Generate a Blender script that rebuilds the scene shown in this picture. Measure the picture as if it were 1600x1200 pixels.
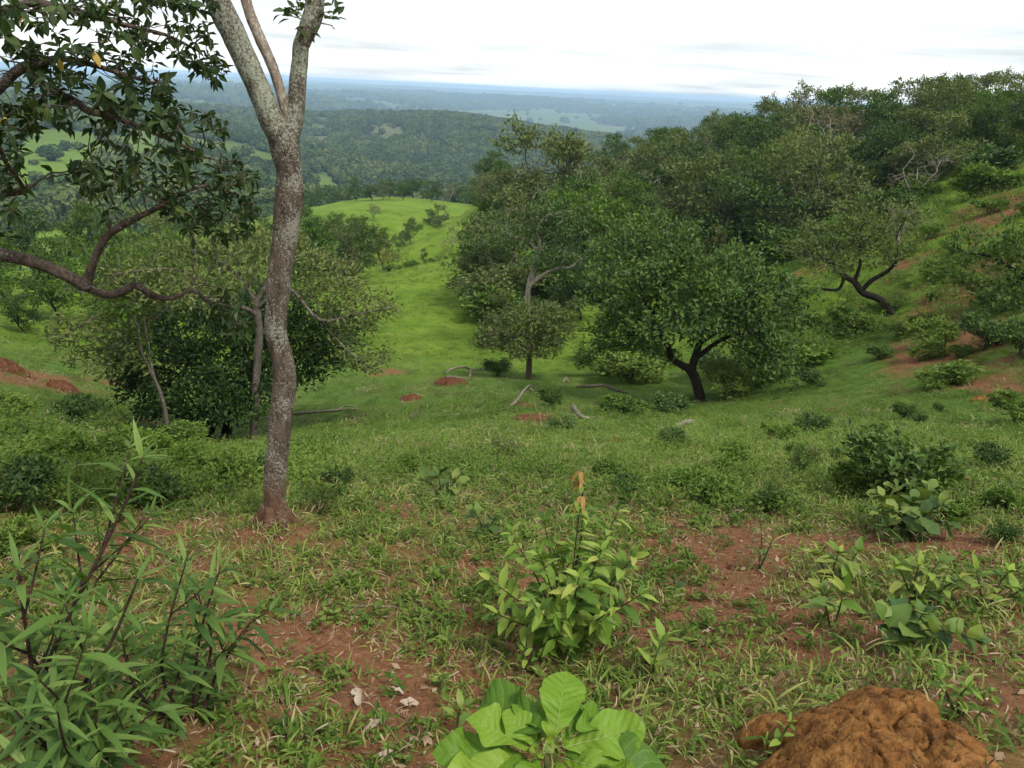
import bpy, math, random
import numpy as np
from mathutils import Vector, Matrix

scene = bpy.context.scene
for o in list(bpy.data.objects):
    bpy.data.objects.remove(o)
col = scene.collection
R = math.radians
rng = np.random.default_rng(11)
random.seed(11)

# ------------------------------------------------------------------ camera
F_PX = 1232.0                      # focal length in pixels of the 1600 px wide photograph
PITCH, ROLL, EYE = math.atan(0.375), R(2.75), 1.6
FWD = np.array([0, math.cos(PITCH), -math.sin(PITCH)])
UP0 = np.array([0, math.sin(PITCH), math.cos(PITCH)])
RT0 = np.array([1.0, 0, 0])
RGT = math.cos(ROLL) * RT0 + math.sin(ROLL) * UP0
UPV = -math.sin(ROLL) * RT0 + math.cos(ROLL) * UP0
CAM = np.array([0, 0, EYE])
cd = bpy.data.cameras.new('camera')
cam = bpy.data.objects.new('camera', cd)
col.objects.link(cam)
cd.sensor_width = 36.0
cd.lens = 36.0 * F_PX / 1600.0
cd.clip_start, cd.clip_end = 0.05, 60000
m = Matrix.Identity(4)
for i in range(3):
    m[i][0], m[i][1], m[i][2], m[i][3] = RGT[i], UPV[i], -FWD[i], CAM[i]
cam.matrix_world = m
scene.camera = cam

# ------------------------------------------------------------------ exposure, sampling
vs = scene.view_settings
scene.display_settings.display_device = 'sRGB'
vs.view_transform, vs.look, vs.gamma, vs.exposure = 'Standard', 'None', 1.0, 1.5
vs.use_curve_mapping = False
cy = scene.cycles
cy.use_denoising = True
cy.use_adaptive_sampling, cy.adaptive_threshold = True, 0.02
cy.max_bounces, cy.diffuse_bounces, cy.glossy_bounces = 4, 2, 1
cy.transmission_bounces, cy.transparent_max_bounces, cy.volume_bounces = 2, 2, 0
cy.caustics_reflective = cy.caustics_refractive = False
cy.sample_clamp_indirect = 4.0

# ------------------------------------------------------------------ sky and sun
SUN_EL, SUN_AZ = R(56), R(138)     # azimuth clockwise from +Y: behind the camera, to the right
w = bpy.data.worlds.new('World')
scene.world = w
w.use_nodes = True
nt = w.node_tree
nt.nodes.clear()
N = nt.nodes.new
L = nt.links.new
out = N('ShaderNodeOutputWorld')
sky = N('ShaderNodeTexSky')
sky.sky_type = 'NISHITA'
sky.sun_disc = False
sky.sun_elevation, sky.sun_rotation = SUN_EL, SUN_AZ
bg1 = N('ShaderNodeBackground'); bg1.inputs['Strength'].default_value = 0.09
L(sky.outputs[0], bg1.inputs['Color'])
tc = N('ShaderNodeTexCoord')
sx = N('ShaderNodeSeparateXYZ'); L(tc.outputs['Generated'], sx.inputs[0])
zz = N('ShaderNodeMath'); zz.operation = 'MAXIMUM'; L(sx.outputs['Z'], zz.inputs[0]); zz.inputs[1].default_value = 0.0
za = N('ShaderNodeMath'); za.operation = 'ADD'; L(zz.outputs[0], za.inputs[0]); za.inputs[1].default_value = 0.05
dx = N('ShaderNodeMath'); dx.operation = 'DIVIDE'; L(sx.outputs['X'], dx.inputs[0]); L(za.outputs[0], dx.inputs[1])
dy = N('ShaderNodeMath'); dy.operation = 'DIVIDE'; L(sx.outputs['Y'], dy.inputs[0]); L(za.outputs[0], dy.inputs[1])
cv = N('ShaderNodeCombineXYZ'); L(dx.outputs[0], cv.inputs[0]); L(dy.outputs[0], cv.inputs[1])
n1 = N('ShaderNodeTexNoise'); n1.inputs['Scale'].default_value = 0.20; n1.inputs['Detail'].default_value = 6
n1.inputs['Roughness'].default_value = 0.55; L(cv.outputs[0], n1.inputs['Vector'])
r1 = N('ShaderNodeValToRGB')
r1.color_ramp.elements[0].position, r1.color_ramp.elements[0].color = 0.33, (0.34, 0.37, 0.39, 1)
r1.color_ramp.elements[1].position, r1.color_ramp.elements[1].color = 0.70, (0.99, 1.0, 1.0, 1)
L(n1.outputs['Fac'], r1.inputs[0])
bg2 = N('ShaderNodeBackground'); bg2.inputs['Strength'].default_value = 0.66
L(r1.outputs[0], bg2.inputs['Color'])
mx = N('ShaderNodeMixShader'); mx.inputs[0].default_value = 0.9
L(bg1.outputs[0], mx.inputs[1]); L(bg2.outputs[0], mx.inputs[2]); L(mx.outputs[0], out.inputs['Surface'])

sd = bpy.data.lights.new('sun', 'SUN')
sd.energy, sd.angle, sd.color = 1.5, R(11), (1.0, 0.96, 0.88)
so = bpy.data.objects.new('sun', sd)
col.objects.link(so)
sdir = Vector((math.sin(SUN_AZ) * math.cos(SUN_EL), math.cos(SUN_AZ) * math.cos(SUN_EL), math.sin(SUN_EL)))
so.rotation_euler = sdir.to_track_quat('Z', 'Y').to_euler()
so.location = (0, 0, 60)

# ------------------------------------------------------------------ small helpers
def ray(px, py):
    return FWD + (px - 800.0) / F_PX * RGT - (py - 600.0) / F_PX * UPV

def P3(px, py, d):
    """Point seen at photo pixel px, py at horizontal distance d."""
    v = ray(px, py)
    return CAM + v * (d / math.hypot(v[0], v[1]))

def depth(p):
    return float(np.dot(np.asarray(p) - CAM, FWD))

def lat(ix, iy, seed):
    h = (ix.astype(np.int64) * 374761393 + iy.astype(np.int64) * 668265263 + seed * 1442695041) & 0xFFFFFFFF
    h = ((h ^ (h >> 13)) * 1274126177) & 0xFFFFFFFF
    h = (h ^ (h >> 16)) & 0xFFFFFFFF
    return h / 4294967295.0

def vnoise(x, y, seed=0):
    x = np.asarray(x, float); y = np.asarray(y, float)
    ix, iy = np.floor(x), np.floor(y)
    fx, fy = x - ix, y - iy
    fx, fy = fx * fx * (3 - 2 * fx), fy * fy * (3 - 2 * fy)
    a, b = lat(ix, iy, seed), lat(ix + 1, iy, seed)
    c, d = lat(ix, iy + 1, seed), lat(ix + 1, iy + 1, seed)
    return (a + (b - a) * fx) * (1 - fy) + (c + (d - c) * fx) * fy

def fbm(x, y, seed=0, octs=4):
    s, a, t = 0.0, 0.5, 0.0
    for o in range(octs):
        s = s + a * vnoise(x * 2 ** o + 17.3 * o, y * 2 ** o - 9.1 * o, seed + o)
        t += a; a *= 0.5
    return s / t

def smooth(a, b, x):
    t = np.clip((x - a) / (b - a), 0, 1)
    return t * t * (3 - 2 * t)

def tag(o, label=None, cat=None, group=None, kind=None):
    if label: o['label'] = label
    if cat: o['category'] = cat
    if group: o['group'] = group
    if kind: o['kind'] = kind
    return o

def empty(name, loc):
    o = bpy.data.objects.new(name, None)
    o.empty_display_size = 0.2
    o.location = loc
    col.objects.link(o)
    return o

class MB:
    """Collects polygons; build() links them as one mesh object."""
    def __init__(s):
        s.v, s.q, s.t, s.tq, s.tt, s.n = [], [], [], [], [], 0
    def add(s, V, quads=None, tris=None, tint=0.5):
        V = np.asarray(V, float)
        s.v.append(V)
        tv = np.full(len(V), tint) if np.isscalar(tint) else np.asarray(tint)
        s.tq.append(tv)
        if quads is not None and len(quads): s.q.append(np.asarray(quads, np.int64) + s.n)
        if tris is not None and len(tris): s.t.append(np.asarray(tris, np.int64) + s.n)
        s.n += len(V)
    def mesh(s, name, mat, origin=(0, 0, 0), smooth_shade=True):
        V = np.concatenate(s.v) - np.asarray(origin)
        q = np.concatenate(s.q) if s.q else np.zeros((0, 4), np.int64)
        t = np.concatenate(s.t) if s.t else np.zeros((0, 3), np.int64)
        me = bpy.data.meshes.new(name)
        me.vertices.add(len(V)); me.vertices.foreach_set('co', V.astype(np.float32).ravel())
        nl = q.size + t.size
        me.loops.add(nl)
        me.loops.foreach_set('vertex_index', np.concatenate([q.ravel(), t.ravel()]).astype(np.int32))
        me.polygons.add(len(q) + len(t))
        st = np.concatenate([np.arange(len(q)) * 4, q.size + np.arange(len(t)) * 3]).astype(np.int32)
        me.polygons.foreach_set('loop_start', st)
        me.polygons.foreach_set('use_smooth', np.full(len(q) + len(t), smooth_shade))
        at = me.attributes.new('tint', 'FLOAT', 'POINT')
        at.data.foreach_set('value', np.concatenate(s.tq).astype(np.float32))
        me.update(calc_edges=True)
        if mat: me.materials.append(mat)
        return me
    def build(s, name, mat, parent=None, origin=(0, 0, 0), smooth_shade=True, link=True):
        o = bpy.data.objects.new(name, s.mesh(name, mat, origin, smooth_shade))
        if parent: o.parent = parent
        if link: col.objects.link(o)
        return o

def unit(v):
    v = np.asarray(v, float)
    return v / np.maximum(np.linalg.norm(v, axis=-1, keepdims=True), 1e-9)

def tube(mb, pts, rad, sides=6, tint=0.5, lump=0.0, cap=True, seed=0):
    pts = np.asarray(pts, float); rad = np.asarray(rad, float)
    n = len(pts)
    T = unit(np.gradient(pts, axis=0))
    a = np.array([1.0, 0, 0]) if abs(T[0][0]) < 0.8 else np.array([0, 1.0, 0])
    U = np.zeros((n, 3)); u = unit(a - T[0] * np.dot(a, T[0]))
    for i in range(n):
        u = unit(u - T[i] * np.dot(u, T[i])); U[i] = u
    W = np.cross(T, U)
    ang = np.linspace(0, 2 * math.pi, sides, endpoint=False)
    r = rad[:, None] * np.ones((1, sides))
    if lump:
        r = r * (1 + lump * (fbm(np.cos(ang)[None, :] * 1.1 + seed + 50 + 0 * rad[:, None], np.sin(ang)[None, :] * 1.1 + 60 + np.cumsum(np.r_[0, np.linalg.norm(np.diff(pts, axis=0), axis=1)])[:, None] / max(rad.mean(), 1e-4) * 0.5, seed) - 0.5) * 2)
    V = pts[:, None, :] + r[:, :, None] * (np.cos(ang)[None, :, None] * U[:, None, :] + np.sin(ang)[None, :, None] * W[:, None, :])
    i = np.arange(n - 1)[:, None] * sides; j = np.arange(sides)[None, :]; k = (j + 1) % sides
    Q = np.stack([i + j, i + k, i + sides + k, i + sides + j], -1).reshape(-1, 4)
    V = V.reshape(-1, 3); tr = None
    if cap:
        V = np.vstack([V, pts[0], pts[-1]])
        c0, c1 = n * sides, n * sides + 1
        jj = np.arange(sides); kk = (jj + 1) % sides
        b = (n - 1) * sides
        tr = np.vstack([np.stack([np.full(sides, c0), kk, jj], -1), np.stack([np.full(sides, c1), b + jj, b + kk], -1)])
    mb.add(V, Q, tr, tint)

def spline(pts, per=6):
    """Catmull-Rom through the rows of pts (any number of columns)."""
    p = np.asarray(pts, float)
    p = np.vstack([2 * p[0] - p[1], p, 2 * p[-1] - p[-2]])
    o = []
    for i in range(1, len(p) - 2):
        t = np.linspace(0, 1, per, endpoint=False)[:, None]
        a, b, c, d = p[i - 1], p[i], p[i + 1], p[i + 2]
        o.append(0.5 * (2 * b + (c - a) * t + (2 * a - 5 * b + 4 * c - d) * t ** 2 + (3 * b - a - 3 * c + d) * t ** 3))
    o.append(p[-2][None])
    return np.vstack(o)

def leafcloud(mb, P, D, Nn, Ln, Wd, tint, fold=0.18, droop=0.12):
    """Folded diamond leaves: 4 vertices, 2 triangles each."""
    D = unit(D); S = unit(np.cross(D, Nn)); Nn = np.cross(S, D)
    Ln = np.asarray(Ln)[:, None]; Wd = np.asarray(Wd)[:, None]
    mid = P + D * Ln * 0.5
    V = np.stack([P, mid + S * Wd * 0.5 + Nn * Wd * fold, P + D * Ln - Nn * Ln * droop, mid - S * Wd * 0.5 + Nn * Wd * fold], 1).reshape(-1, 3)
    b = np.arange(len(P))[:, None] * 4
    mb.add(V, None, np.vstack([b + np.array([[0, 1, 2]]), b + np.array([[0, 2, 3]])]), np.repeat(tint, 4))

# ------------------------------------------------------------------ materials
def newmat(name):
    mt = bpy.data.materials.new(name); mt.use_nodes = True
    t = mt.node_tree; t.nodes.clear()
    return mt, t, t.nodes.new, t.links.new

def rgba(c): return (c[0], c[1], c[2], 1.0)

def leafmat(name, stops, trans=0.3, rough=0.6, spec=0.16, vary=0.35, tcol=(1.15, 1.25, 0.55), vein=0.0, ribs=False):
    """stops: list of (position, colour) over the per-leaf tint."""
    mt, t, N, L = newmat(name)
    at = N('ShaderNodeAttribute'); at.attribute_name = 'tint'
    oi = N('ShaderNodeObjectInfo')
    ma = N('ShaderNodeMath'); ma.operation = 'MULTIPLY_ADD'; L(oi.outputs['Random'], ma.inputs[0]); ma.inputs[1].default_value = vary; ma.inputs[2].default_value = -vary / 2
    ad = N('ShaderNodeMath'); ad.operation = 'ADD'; ad.use_clamp = True; L(at.outputs['Fac'], ad.inputs[0]); L(ma.outputs[0], ad.inputs[1])
    rp = N('ShaderNodeValToRGB')
    els = rp.color_ramp.elements
    while len(els) < len(stops): els.new(0.5)
    for e, (p, c) in zip(els, stops): e.position = p; e.color = rgba(c)
    L(ad.outputs[0], rp.inputs[0])
    c = rp.outputs[0]
    if vein:
        tc = N('ShaderNodeTexCoord'); nz = N('ShaderNodeTexNoise'); nz.inputs['Scale'].default_value = 30; nz.inputs['Detail'].default_value = 3
        L(tc.outputs['Object'], nz.inputs['Vector'])
        mm = N('ShaderNodeMix'); mm.data_type = 'RGBA'; mm.blend_type = 'MULTIPLY'; mm.inputs[0].default_value = vein
        L(c, mm.inputs[6]); L(nz.outputs['Fac'], mm.inputs[7]); c = mm.outputs[2]
    pb = N('ShaderNodeBsdfPrincipled')
    if ribs:                     # side veins running out from the midrib
        sp = N('ShaderNodeSeparateXYZ'); L(tc.outputs['Object'], sp.inputs[0])
        ab = N('ShaderNodeMath'); ab.operation = 'ABSOLUTE'; L(sp.outputs['X'], ab.inputs[0])
        su = N('ShaderNodeMath'); su.operation = 'MULTIPLY_ADD'; L(ab.outputs[0], su.inputs[0]); su.inputs[1].default_value = -0.75; L(sp.outputs['Y'], su.inputs[2])
        mu = N('ShaderNodeMath'); mu.operation = 'MULTIPLY'; L(su.outputs[0], mu.inputs[0]); mu.inputs[1].default_value = 9.5
        fr = N('ShaderNodeMath'); fr.operation = 'PINGPONG'; L(mu.outputs[0], fr.inputs[0]); fr.inputs[1].default_value = 0.5
        rv = N('ShaderNodeValToRGB'); e = rv.color_ramp.elements; e[0].position, e[0].color = 0.0, (1, 1, 1, 1); e[1].position, e[1].color = 0.09, (0, 0, 0, 1)
        L(fr.outputs[0], rv.inputs[0])
        ml = N('ShaderNodeMath'); ml.operation = 'MULTIPLY'; L(rv.outputs[0], ml.inputs[0]); ml.inputs[1].default_value = 0.22
        m2 = N('ShaderNodeMix'); m2.data_type = 'RGBA'; L(ml.outputs[0], m2.inputs[0]); L(c, m2.inputs[6]); m2.inputs[7].default_value = (0.28, 0.40, 0.10, 1); c = m2.outputs[2]
        bm_ = N('ShaderNodeBump'); bm_.inputs['Strength'].default_value = 0.25; bm_.inputs['Distance'].default_value = 0.015; L(fr.outputs[0], bm_.inputs['Height']); L(bm_.outputs[0], pb.inputs['Normal'])
    L(c, pb.inputs['Base Color'])
    pb.inputs['Roughness'].default_value = rough; pb.inputs['Specular IOR Level'].default_value = spec
    tm = N('ShaderNodeMix'); tm.data_type = 'RGBA'; tm.blend_type = 'MULTIPLY'; tm.inputs[0].default_value = 1.0
    L(c, tm.inputs[6]); tm.inputs[7].default_value = rgba(tcol)
    tl = N('ShaderNodeBsdfTranslucent'); L(tm.outputs[2], tl.inputs['Color'])
    mx = N('ShaderNodeMixShader'); mx.inputs[0].default_value = trans
    L(pb.outputs[0], mx.inputs[1]); L(tl.outputs[0], mx.inputs[2])
    o = N('ShaderNodeOutputMaterial'); L(mx.outputs[0], o.inputs['Surface'])
    return mt

def barkmat(name, c1, c2, lichen=None, amount=0.5, scale=30.0, bump=0.5, foot=None):
    mt, t, N, L = newmat(name)
    tc = N('ShaderNodeTexCoord')
    mp = N('ShaderNodeMapping'); mp.inputs['Scale'].default_value = (1, 1, 0.32); L(tc.outputs['Object'], mp.inputs[0])
    n1 = N('ShaderNodeTexNoise'); n1.inputs['Scale'].default_value = scale; n1.inputs['Detail'].default_value = 6; n1.inputs['Roughness'].default_value = 0.7
    L(mp.outputs[0], n1.inputs['Vector'])
    rp = N('ShaderNodeValToRGB'); e = rp.color_ramp.elements
    e[0].position, e[0].color = 0.36, rgba(c1); e[1].position, e[1].color = 0.64, rgba(c2)
    L(n1.outputs['Fac'], rp.inputs[0]); c = rp.outputs[0]; hgt = n1.outputs['Fac']
    if lichen:
        n2 = N('ShaderNodeTexNoise'); n2.inputs['Scale'].default_value = scale * 2.2; n2.inputs['Detail'].default_value = 8; n2.inputs['Roughness'].default_value = 0.75
        L(tc.outputs['Object'], n2.inputs['Vector'])
        n3 = N('ShaderNodeTexNoise'); n3.inputs['Scale'].default_value = scale * 0.18; n3.inputs['Detail'].default_value = 3
        L(tc.outputs['Object'], n3.inputs['Vector'])
        sm = N('ShaderNodeMath'); sm.operation = 'MULTIPLY_ADD'; L(n3.outputs['Fac'], sm.inputs[0]); sm.inputs[1].default_value = 0.42; L(n2.outputs['Fac'], sm.inputs[2])
        r2 = N('ShaderNodeValToRGB'); e = r2.color_ramp.elements
        e[0].position, e[0].color = 0.80 - amount * 0.25, (0, 0, 0, 1); e[1].position, e[1].color = 0.84 - amount * 0.25, (1, 1, 1, 1)
        L(sm.outputs[0], r2.inputs[0])
        mm = N('ShaderNodeMix'); mm.data_type = 'RGBA'; L(r2.outputs[0], mm.inputs[0]); L(c, mm.inputs[6]); mm.inputs[7].default_value = rgba(lichen)
        c = mm.outputs[2]
    if foot:                                   # red soil splashed over the base of the trunk
        sp = N('ShaderNodeSeparateXYZ'); L(tc.outputs['Object'], sp.inputs[0])
        fa = N('ShaderNodeMath'); fa.operation = 'MULTIPLY_ADD'; L(n1.outputs['Fac'], fa.inputs[0]); fa.inputs[1].default_value = -1.3; L(sp.outputs['Z'], fa.inputs[2])
        mr = N('ShaderNodeMapRange'); mr.inputs[1].default_value = foot[1] - 0.65 - 0.30; mr.inputs[2].default_value = foot[1] - 0.65; mr.inputs[3].default_value = 0.65; mr.inputs[4].default_value = 0.0
        L(fa.outputs[0], mr.inputs[0])
        mm = N('ShaderNodeMix'); mm.data_type = 'RGBA'; L(mr.outputs[0], mm.inputs[0]); L(c, mm.inputs[6]); mm.inputs[7].default_value = rgba(foot[0]); c = mm.outputs[2]
    pb = N('ShaderNodeBsdfPrincipled'); L(c, pb.inputs['Base Color']); pb.inputs['Roughness'].default_value = 0.9; pb.inputs['Specular IOR Level'].default_value = 0.15
    bp = N('ShaderNodeBump'); bp.inputs['Strength'].default_value = bump; bp.inputs['Distance'].default_value = 0.03; L(hgt, bp.inputs['Height']); L(bp.outputs[0], pb.inputs['Normal'])
    o = N('ShaderNodeOutputMaterial'); L(pb.outputs[0], o.inputs['Surface'])
    return mt

# ------------------------------------------------------------------ terrain
# control points: photo pixel and horizontal distance of the ground seen (or hidden) there
CP = [
 # foreground bench
 (50,1180,1.9),(800,1180,1.95),(1550,1180,2.0),(0,1000,2.9),(430,1000,2.85),(800,1000,2.85),(1200,1000,2.95),(1600,1000,3.05),
 (0,830,4.4),(430,815,4.35),(800,820,4.5),(1200,825,4.75),(1600,835,4.9),
 # slope into the hollow
 (0,715,7.4),(300,790,5.1),(300,738,8.0),(600,700,8.6),(900,700,9.0),(1250,700,9.2),(1600,715,8.8),
 (0,640,12.5),(310,708,12.0),(600,650,14.0),(900,650,14.5),(1250,650,14.5),(1600,640,13.5),
 (0,590,18.5),(330,690,16.0),(600,615,19.5),(850,618,20.5),(1090,628,21.0),(1300,600,20.5),(1600,575,18.5),
 (0,545,27),(250,575,27),(600,580,26),(825,592,26.5),(1000,570,29),(1200,560,26),(1400,510,28),(1600,470,26),
 (60,500,36),(300,520,36),(600,530,34),(780,530,35),(950,500,40),(1150,480,38),(1390,440,34),(1600,380,33),
 (60,455,48),(350,450,50),(620,475,44),(760,460,46),(950,430,54),(1150,400,54),(1400,350,46),(1600,285,45),
 (560,440,54),(640,418,57),(740,400,61),(900,380,70),(1100,330,72),(1350,280,66),(1600,225,64),
 # dip behind the first green shoulder, then the second
 (640,428,74),(740,425,76),(520,400,80),(300,430,80),(0,440,75),
 (540,392,92),(612,408,80),(660,372,89),(705,345,97),(750,318,104),(600,420,94),(660,392,104),(705,368,112),(860,330,96),(980,290,100),(1150,255,98),(1350,225,92),(1600,190,90),
 (540,358,118),(630,352,122),(640,326,138),(700,338,136),(750,350,128),
 (480,345,125),(300,380,130),(60,405,125),
 (520,318,165),(620,308,175),(720,318,180),(900,330,160),(1100,270,140),(1300,240,130),(1600,215,125),
 # valley behind
 (0,395,200),(200,380,210),(500,345,240),(700,345,250),(900,350,250),(1100,330,250),(1400,300,230),(1600,290,220),
 # left valley side: green pasture rising away
 (0,330,290),(100,310,300),(0,280,380),(150,262,420),(250,240,520),(60,210,560),(330,215,650),(200,175,800),
 # opposite wooded hill
 (480,310,430),(560,292,560),(700,285,600),(850,300,560),(480,230,850),(600,230,850),(720,225,850),(850,240,850),(1000,300,700),(1200,280,700),
 (480,185,1250),(620,181,1250),(740,186,1250),(850,205,1300),(980,225,1300),(1150,230,1300),(1500,230,1300),
 (60,170,1200),(250,168,1300),
 (400,190,1700),(620,200,1750),(850,222,1750),(1100,235,1800),(1500,250,1800),(0,160,1800),
 # far plain and plateau
 (60,135,2800),(300,150,2800),(600,178,2800),(900,196,2800),(1150,202,2800),(1500,215,2800),
 (60,122,4600),(300,134,4600),(600,154,4600),(900,168,4600),(1100,178,4600),(1500,195,4600),
 (0,113,8000),(400,130,8000),(700,143,8000),(1000,157,8000),(1500,180,8000),
 (0,105,13500),(400,122,13500),(700,137,13500),(1000,151,13500),(1500,176,13500),
]
cu, cvv, cs = [], [], []
for (px, py, d) in CP:
    p = P3(px, py, d)
    cu.append(math.atan2(p[0], p[1])); cvv.append(math.log(d + 0.8)); cs.append(p[2] / d)
cu, cvv, cs = map(np.array, (cu, cvv, cs))
# near the feet: a gentle even slope
for az in (-0.9, -0.4, 0, 0.4, 0.9):
    cu = np.append(cu, az); cvv = np.append(cvv, math.log(0.3 + 0.8)); cs = np.append(cs, -0.12)
AZS = 1.5
def tps_k(r2): return 0.5 * r2 * np.log(np.maximum(r2, 1e-12))
cx = np.stack([cu * AZS, cvv], 1)
nC = len(cx)
K = tps_k(((cx[:, None] - cx[None]) ** 2).sum(-1)) + np.eye(nC) * 0.0002
A = np.zeros((nC + 3, nC + 3)); A[:nC, :nC] = K
A[:nC, nC] = 1; A[:nC, nC + 1:] = cx; A[nC, :nC] = 1; A[nC + 1:, :nC] = cx.T
W_TPS = np.linalg.solve(A, np.r_[cs, 0, 0, 0])

def height(x, y):
    x = np.asarray(x, float); y = np.asarray(y, float)
    sh = x.shape
    x = x.ravel(); y = y.ravel()
    r = np.hypot(x, y); az = np.arctan2(x, y)
    azc = np.clip(az, -0.72, 0.72)
    s = np.empty(len(x))
    for a in range(0, len(x), 20000):
        b = slice(a, a + 20000)
        q = np.stack([azc[b] * AZS, np.log(np.minimum(r[b], 14000) + 0.8)], 1)
        k = tps_k(((q[:, None] - cx[None]) ** 2).sum(-1))
        s[b] = k @ W_TPS[:nC] + W_TPS[nC] + q @ W_TPS[nC + 1:]
    z = s * r
    back = smooth(1.2, 2.4, np.abs(az))
    z = z * (1 - back) + (0.1 * r) * back * (r < 60) + np.where(r >= 60, 6.0 * back, 0)
    z = z + 0.05 * (fbm(x * 1.1, y * 1.1, 3) - 0.5) * smooth(0.6, 2.0, r)
    z = z + 0.022 * (fbm(x * 5, y * 5, 8, 3) - 0.5)
    z = z + 0.5 * (fbm(x / 7, y / 7, 5) - 0.5) * smooth(6, 20, r)
    z = z + 0.30 * (fbm(x / 2.6, y / 2.6, 9, 3) - 0.5) * smooth(14, 26, r) * (1 - smooth(120, 160, r))
    z = z + (12 * (fbm(x / 160, y / 160, 6) - 0.5) + 15 * (fbm(x / 330 + 3, y / 330, 12, 3) - 0.5) * smooth(350, 700, r)) * smooth(250, 700, r)
    z = z + 80 * (fbm(x / 1300, y / 1300, 7, 5) - 0.5) * smooth(1500, 4000, r) * (1 - 0.6 * smooth(9000, 13000, r))
    return z.reshape(sh)

_rr = np.exp(np.linspace(math.log(1.2), math.log(14000), 1600))
def at(px, py, far=None):
    """Ground point seen at a photo pixel (first hit of the view ray)."""
    v = ray(px, py); h = math.hypot(v[0], v[1])
    P = CAM[None] + v[None] * (_rr / h)[:, None]
    g = P[:, 2] - height(P[:, 0], P[:, 1])
    i = np.where(g < 0)[0]
    i = i[0] if len(i) else len(_rr) - 1
    i = max(i, 1)
    t = g[i - 1] / (g[i - 1] - g[i]) if g[i - 1] != g[i] else 0
    p = P[i - 1] + (P[i] - P[i - 1]) * t
    p[2] = float(height(p[0], p[1]))
    return p

def on(x, y, dz=0.0):
    return np.array([x, y, float(height(np.array([x]), np.array([y]))[0]) + dz])

# bare red earth: photo pixel, half-width and half-height in pixels, strength
PATCH = [(1120,960,120,60,.9),(1200,850,130,10,.9),(1500,845,150,14,1.1),(1330,850,40,12,.9),(480,1010,70,40,.6),(560,1120,110,50,.7),
 (1100,1000,60,50,.6),(1560,1000,60,60,.6),(1520,1090,70,30,.6),(600,860,60,15,.4),(760,880,50,14,.4),(250,900,60,30,.5),(430,830,60,10,.8),(560,900,120,20,.35),
 (30,590,75,16,1.2),(180,600,40,10,.8),(640,622,22,7,1.0),(705,602,28,8,1.0),(840,652,45,10,1.0),(805,638,20,7,.8),(960,690,18,6,.8),(1300,642,20,6,.8),
 (720,700,30,7,.5),(870,712,22,6,.6),(600,578,50,8,.6),(670,500,35,7,.5),(1560,320,60,30,.6),(1450,380,60,20,.45),(1500,520,60,40,.3),(1560,610,45,20,.8),(1550,540,40,14,.6),
 (1430,560,60,40,.4),(1580,720,40,20,.8),(1520,730,40,10,.5),(1250,430,50,25,.5),(1370,470,40,20,.4),(1480,470,50,20,.4),(1240,720,30,10,.5),(940,700,30,8,.5),(1080,860,40,10,.6),(1530,430,70,30,.55),
 (250,660,60,10,.6),(1240,655,50,10,.3),(1350,680,60,10,.3)]
pc = []
for (px, py, rx, ry, s) in PATCH:
    p = at(px, py); p2 = at(px, py - ry)
    r0, r2_ = math.hypot(p[0], p[1]), math.hypot(p2[0], p2[1])
    pc.append((math.atan2(p[0], p[1]), math.log(r0), rx / F_PX, max(min(abs(math.log(r2_ / r0)), 0.35), 0.02), s))

def soilness(x, y):
    x = np.asarray(x, float); y = np.asarray(y, float)
    r = np.hypot(x, y) + 1e-6; az = np.arctan2(x, y); lr = np.log(r)
    s = 0.44 * (1 - smooth(2.8, 8.0, r)) + 0.13 + 0.07 * smooth(6, 8, r) * (1 - smooth(22, 30, r))
    s = s * (1 - 0.55 * smooth(24, 36, r) * (1 - smooth(0.12, 0.3, az)))
    s = s + 0.17 * smooth(0.24, 0.46, az) * smooth(10, 22, r) * (1 - smooth(70, 100, r))
    for (a, l, ra, rl, st) in pc:
        s = s + 0.55 * st * np.exp(-(((az - a) / ra) ** 2 + ((lr - l) / rl) ** 2))
    n = (0.5 * fbm(x * 1.5, y * 1.5, 21, 3) + 0.5 * fbm(x * 4.2, y * 4.2, 24, 4)) * (1 - smooth(5, 12, r)) + (0.55 * fbm(x / 2.2, y / 2.2, 22, 5) + 0.45 * fbm(x * 1.7, y * 1.7, 25, 3)) * smooth(5, 12, r)
    return smooth(0.42, 0.68, s + (n - 0.5) * 1.25)

# woods: where the far hillsides are dark with trees (1) or open pasture (0)
OPEN = [(600,184,45,5,.5),(530,190,30,5,.4),(735,192,30,5,.5),(640,215,25,6,.35),(560,240,25,6,.35),(700,250,20,5,.35),(500,195,22,14,.8),(760,208,20,9,.8),(510,285,42,12,1.0),(560,275,25,8,.45),(495,300,40,10,1),
 (60,285,90,26,1.3),(140,235,85,14,1.1),(90,208,40,8,.7),(240,210,60,9,.6),(370,240,50,20,.6),(860,200,60,6,.7),(940,210,60,5,.6),(330,172,40,6,.5),(390,190,40,10,.5)]
oc = []
for (px, py, rx, ry, s) in OPEN:
    p = at(px, py); v1 = at(px, py - ry); v2 = at(px, py + ry)
    r0 = math.hypot(p[0], p[1])
    dl = max(min(abs(math.log(math.hypot(v1[0], v1[1]) / math.hypot(v2[0], v2[1]))) / 2, 0.3), 0.03)
    oc.append((math.atan2(p[0], p[1]), math.log(r0), rx / F_PX, dl, s))

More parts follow.
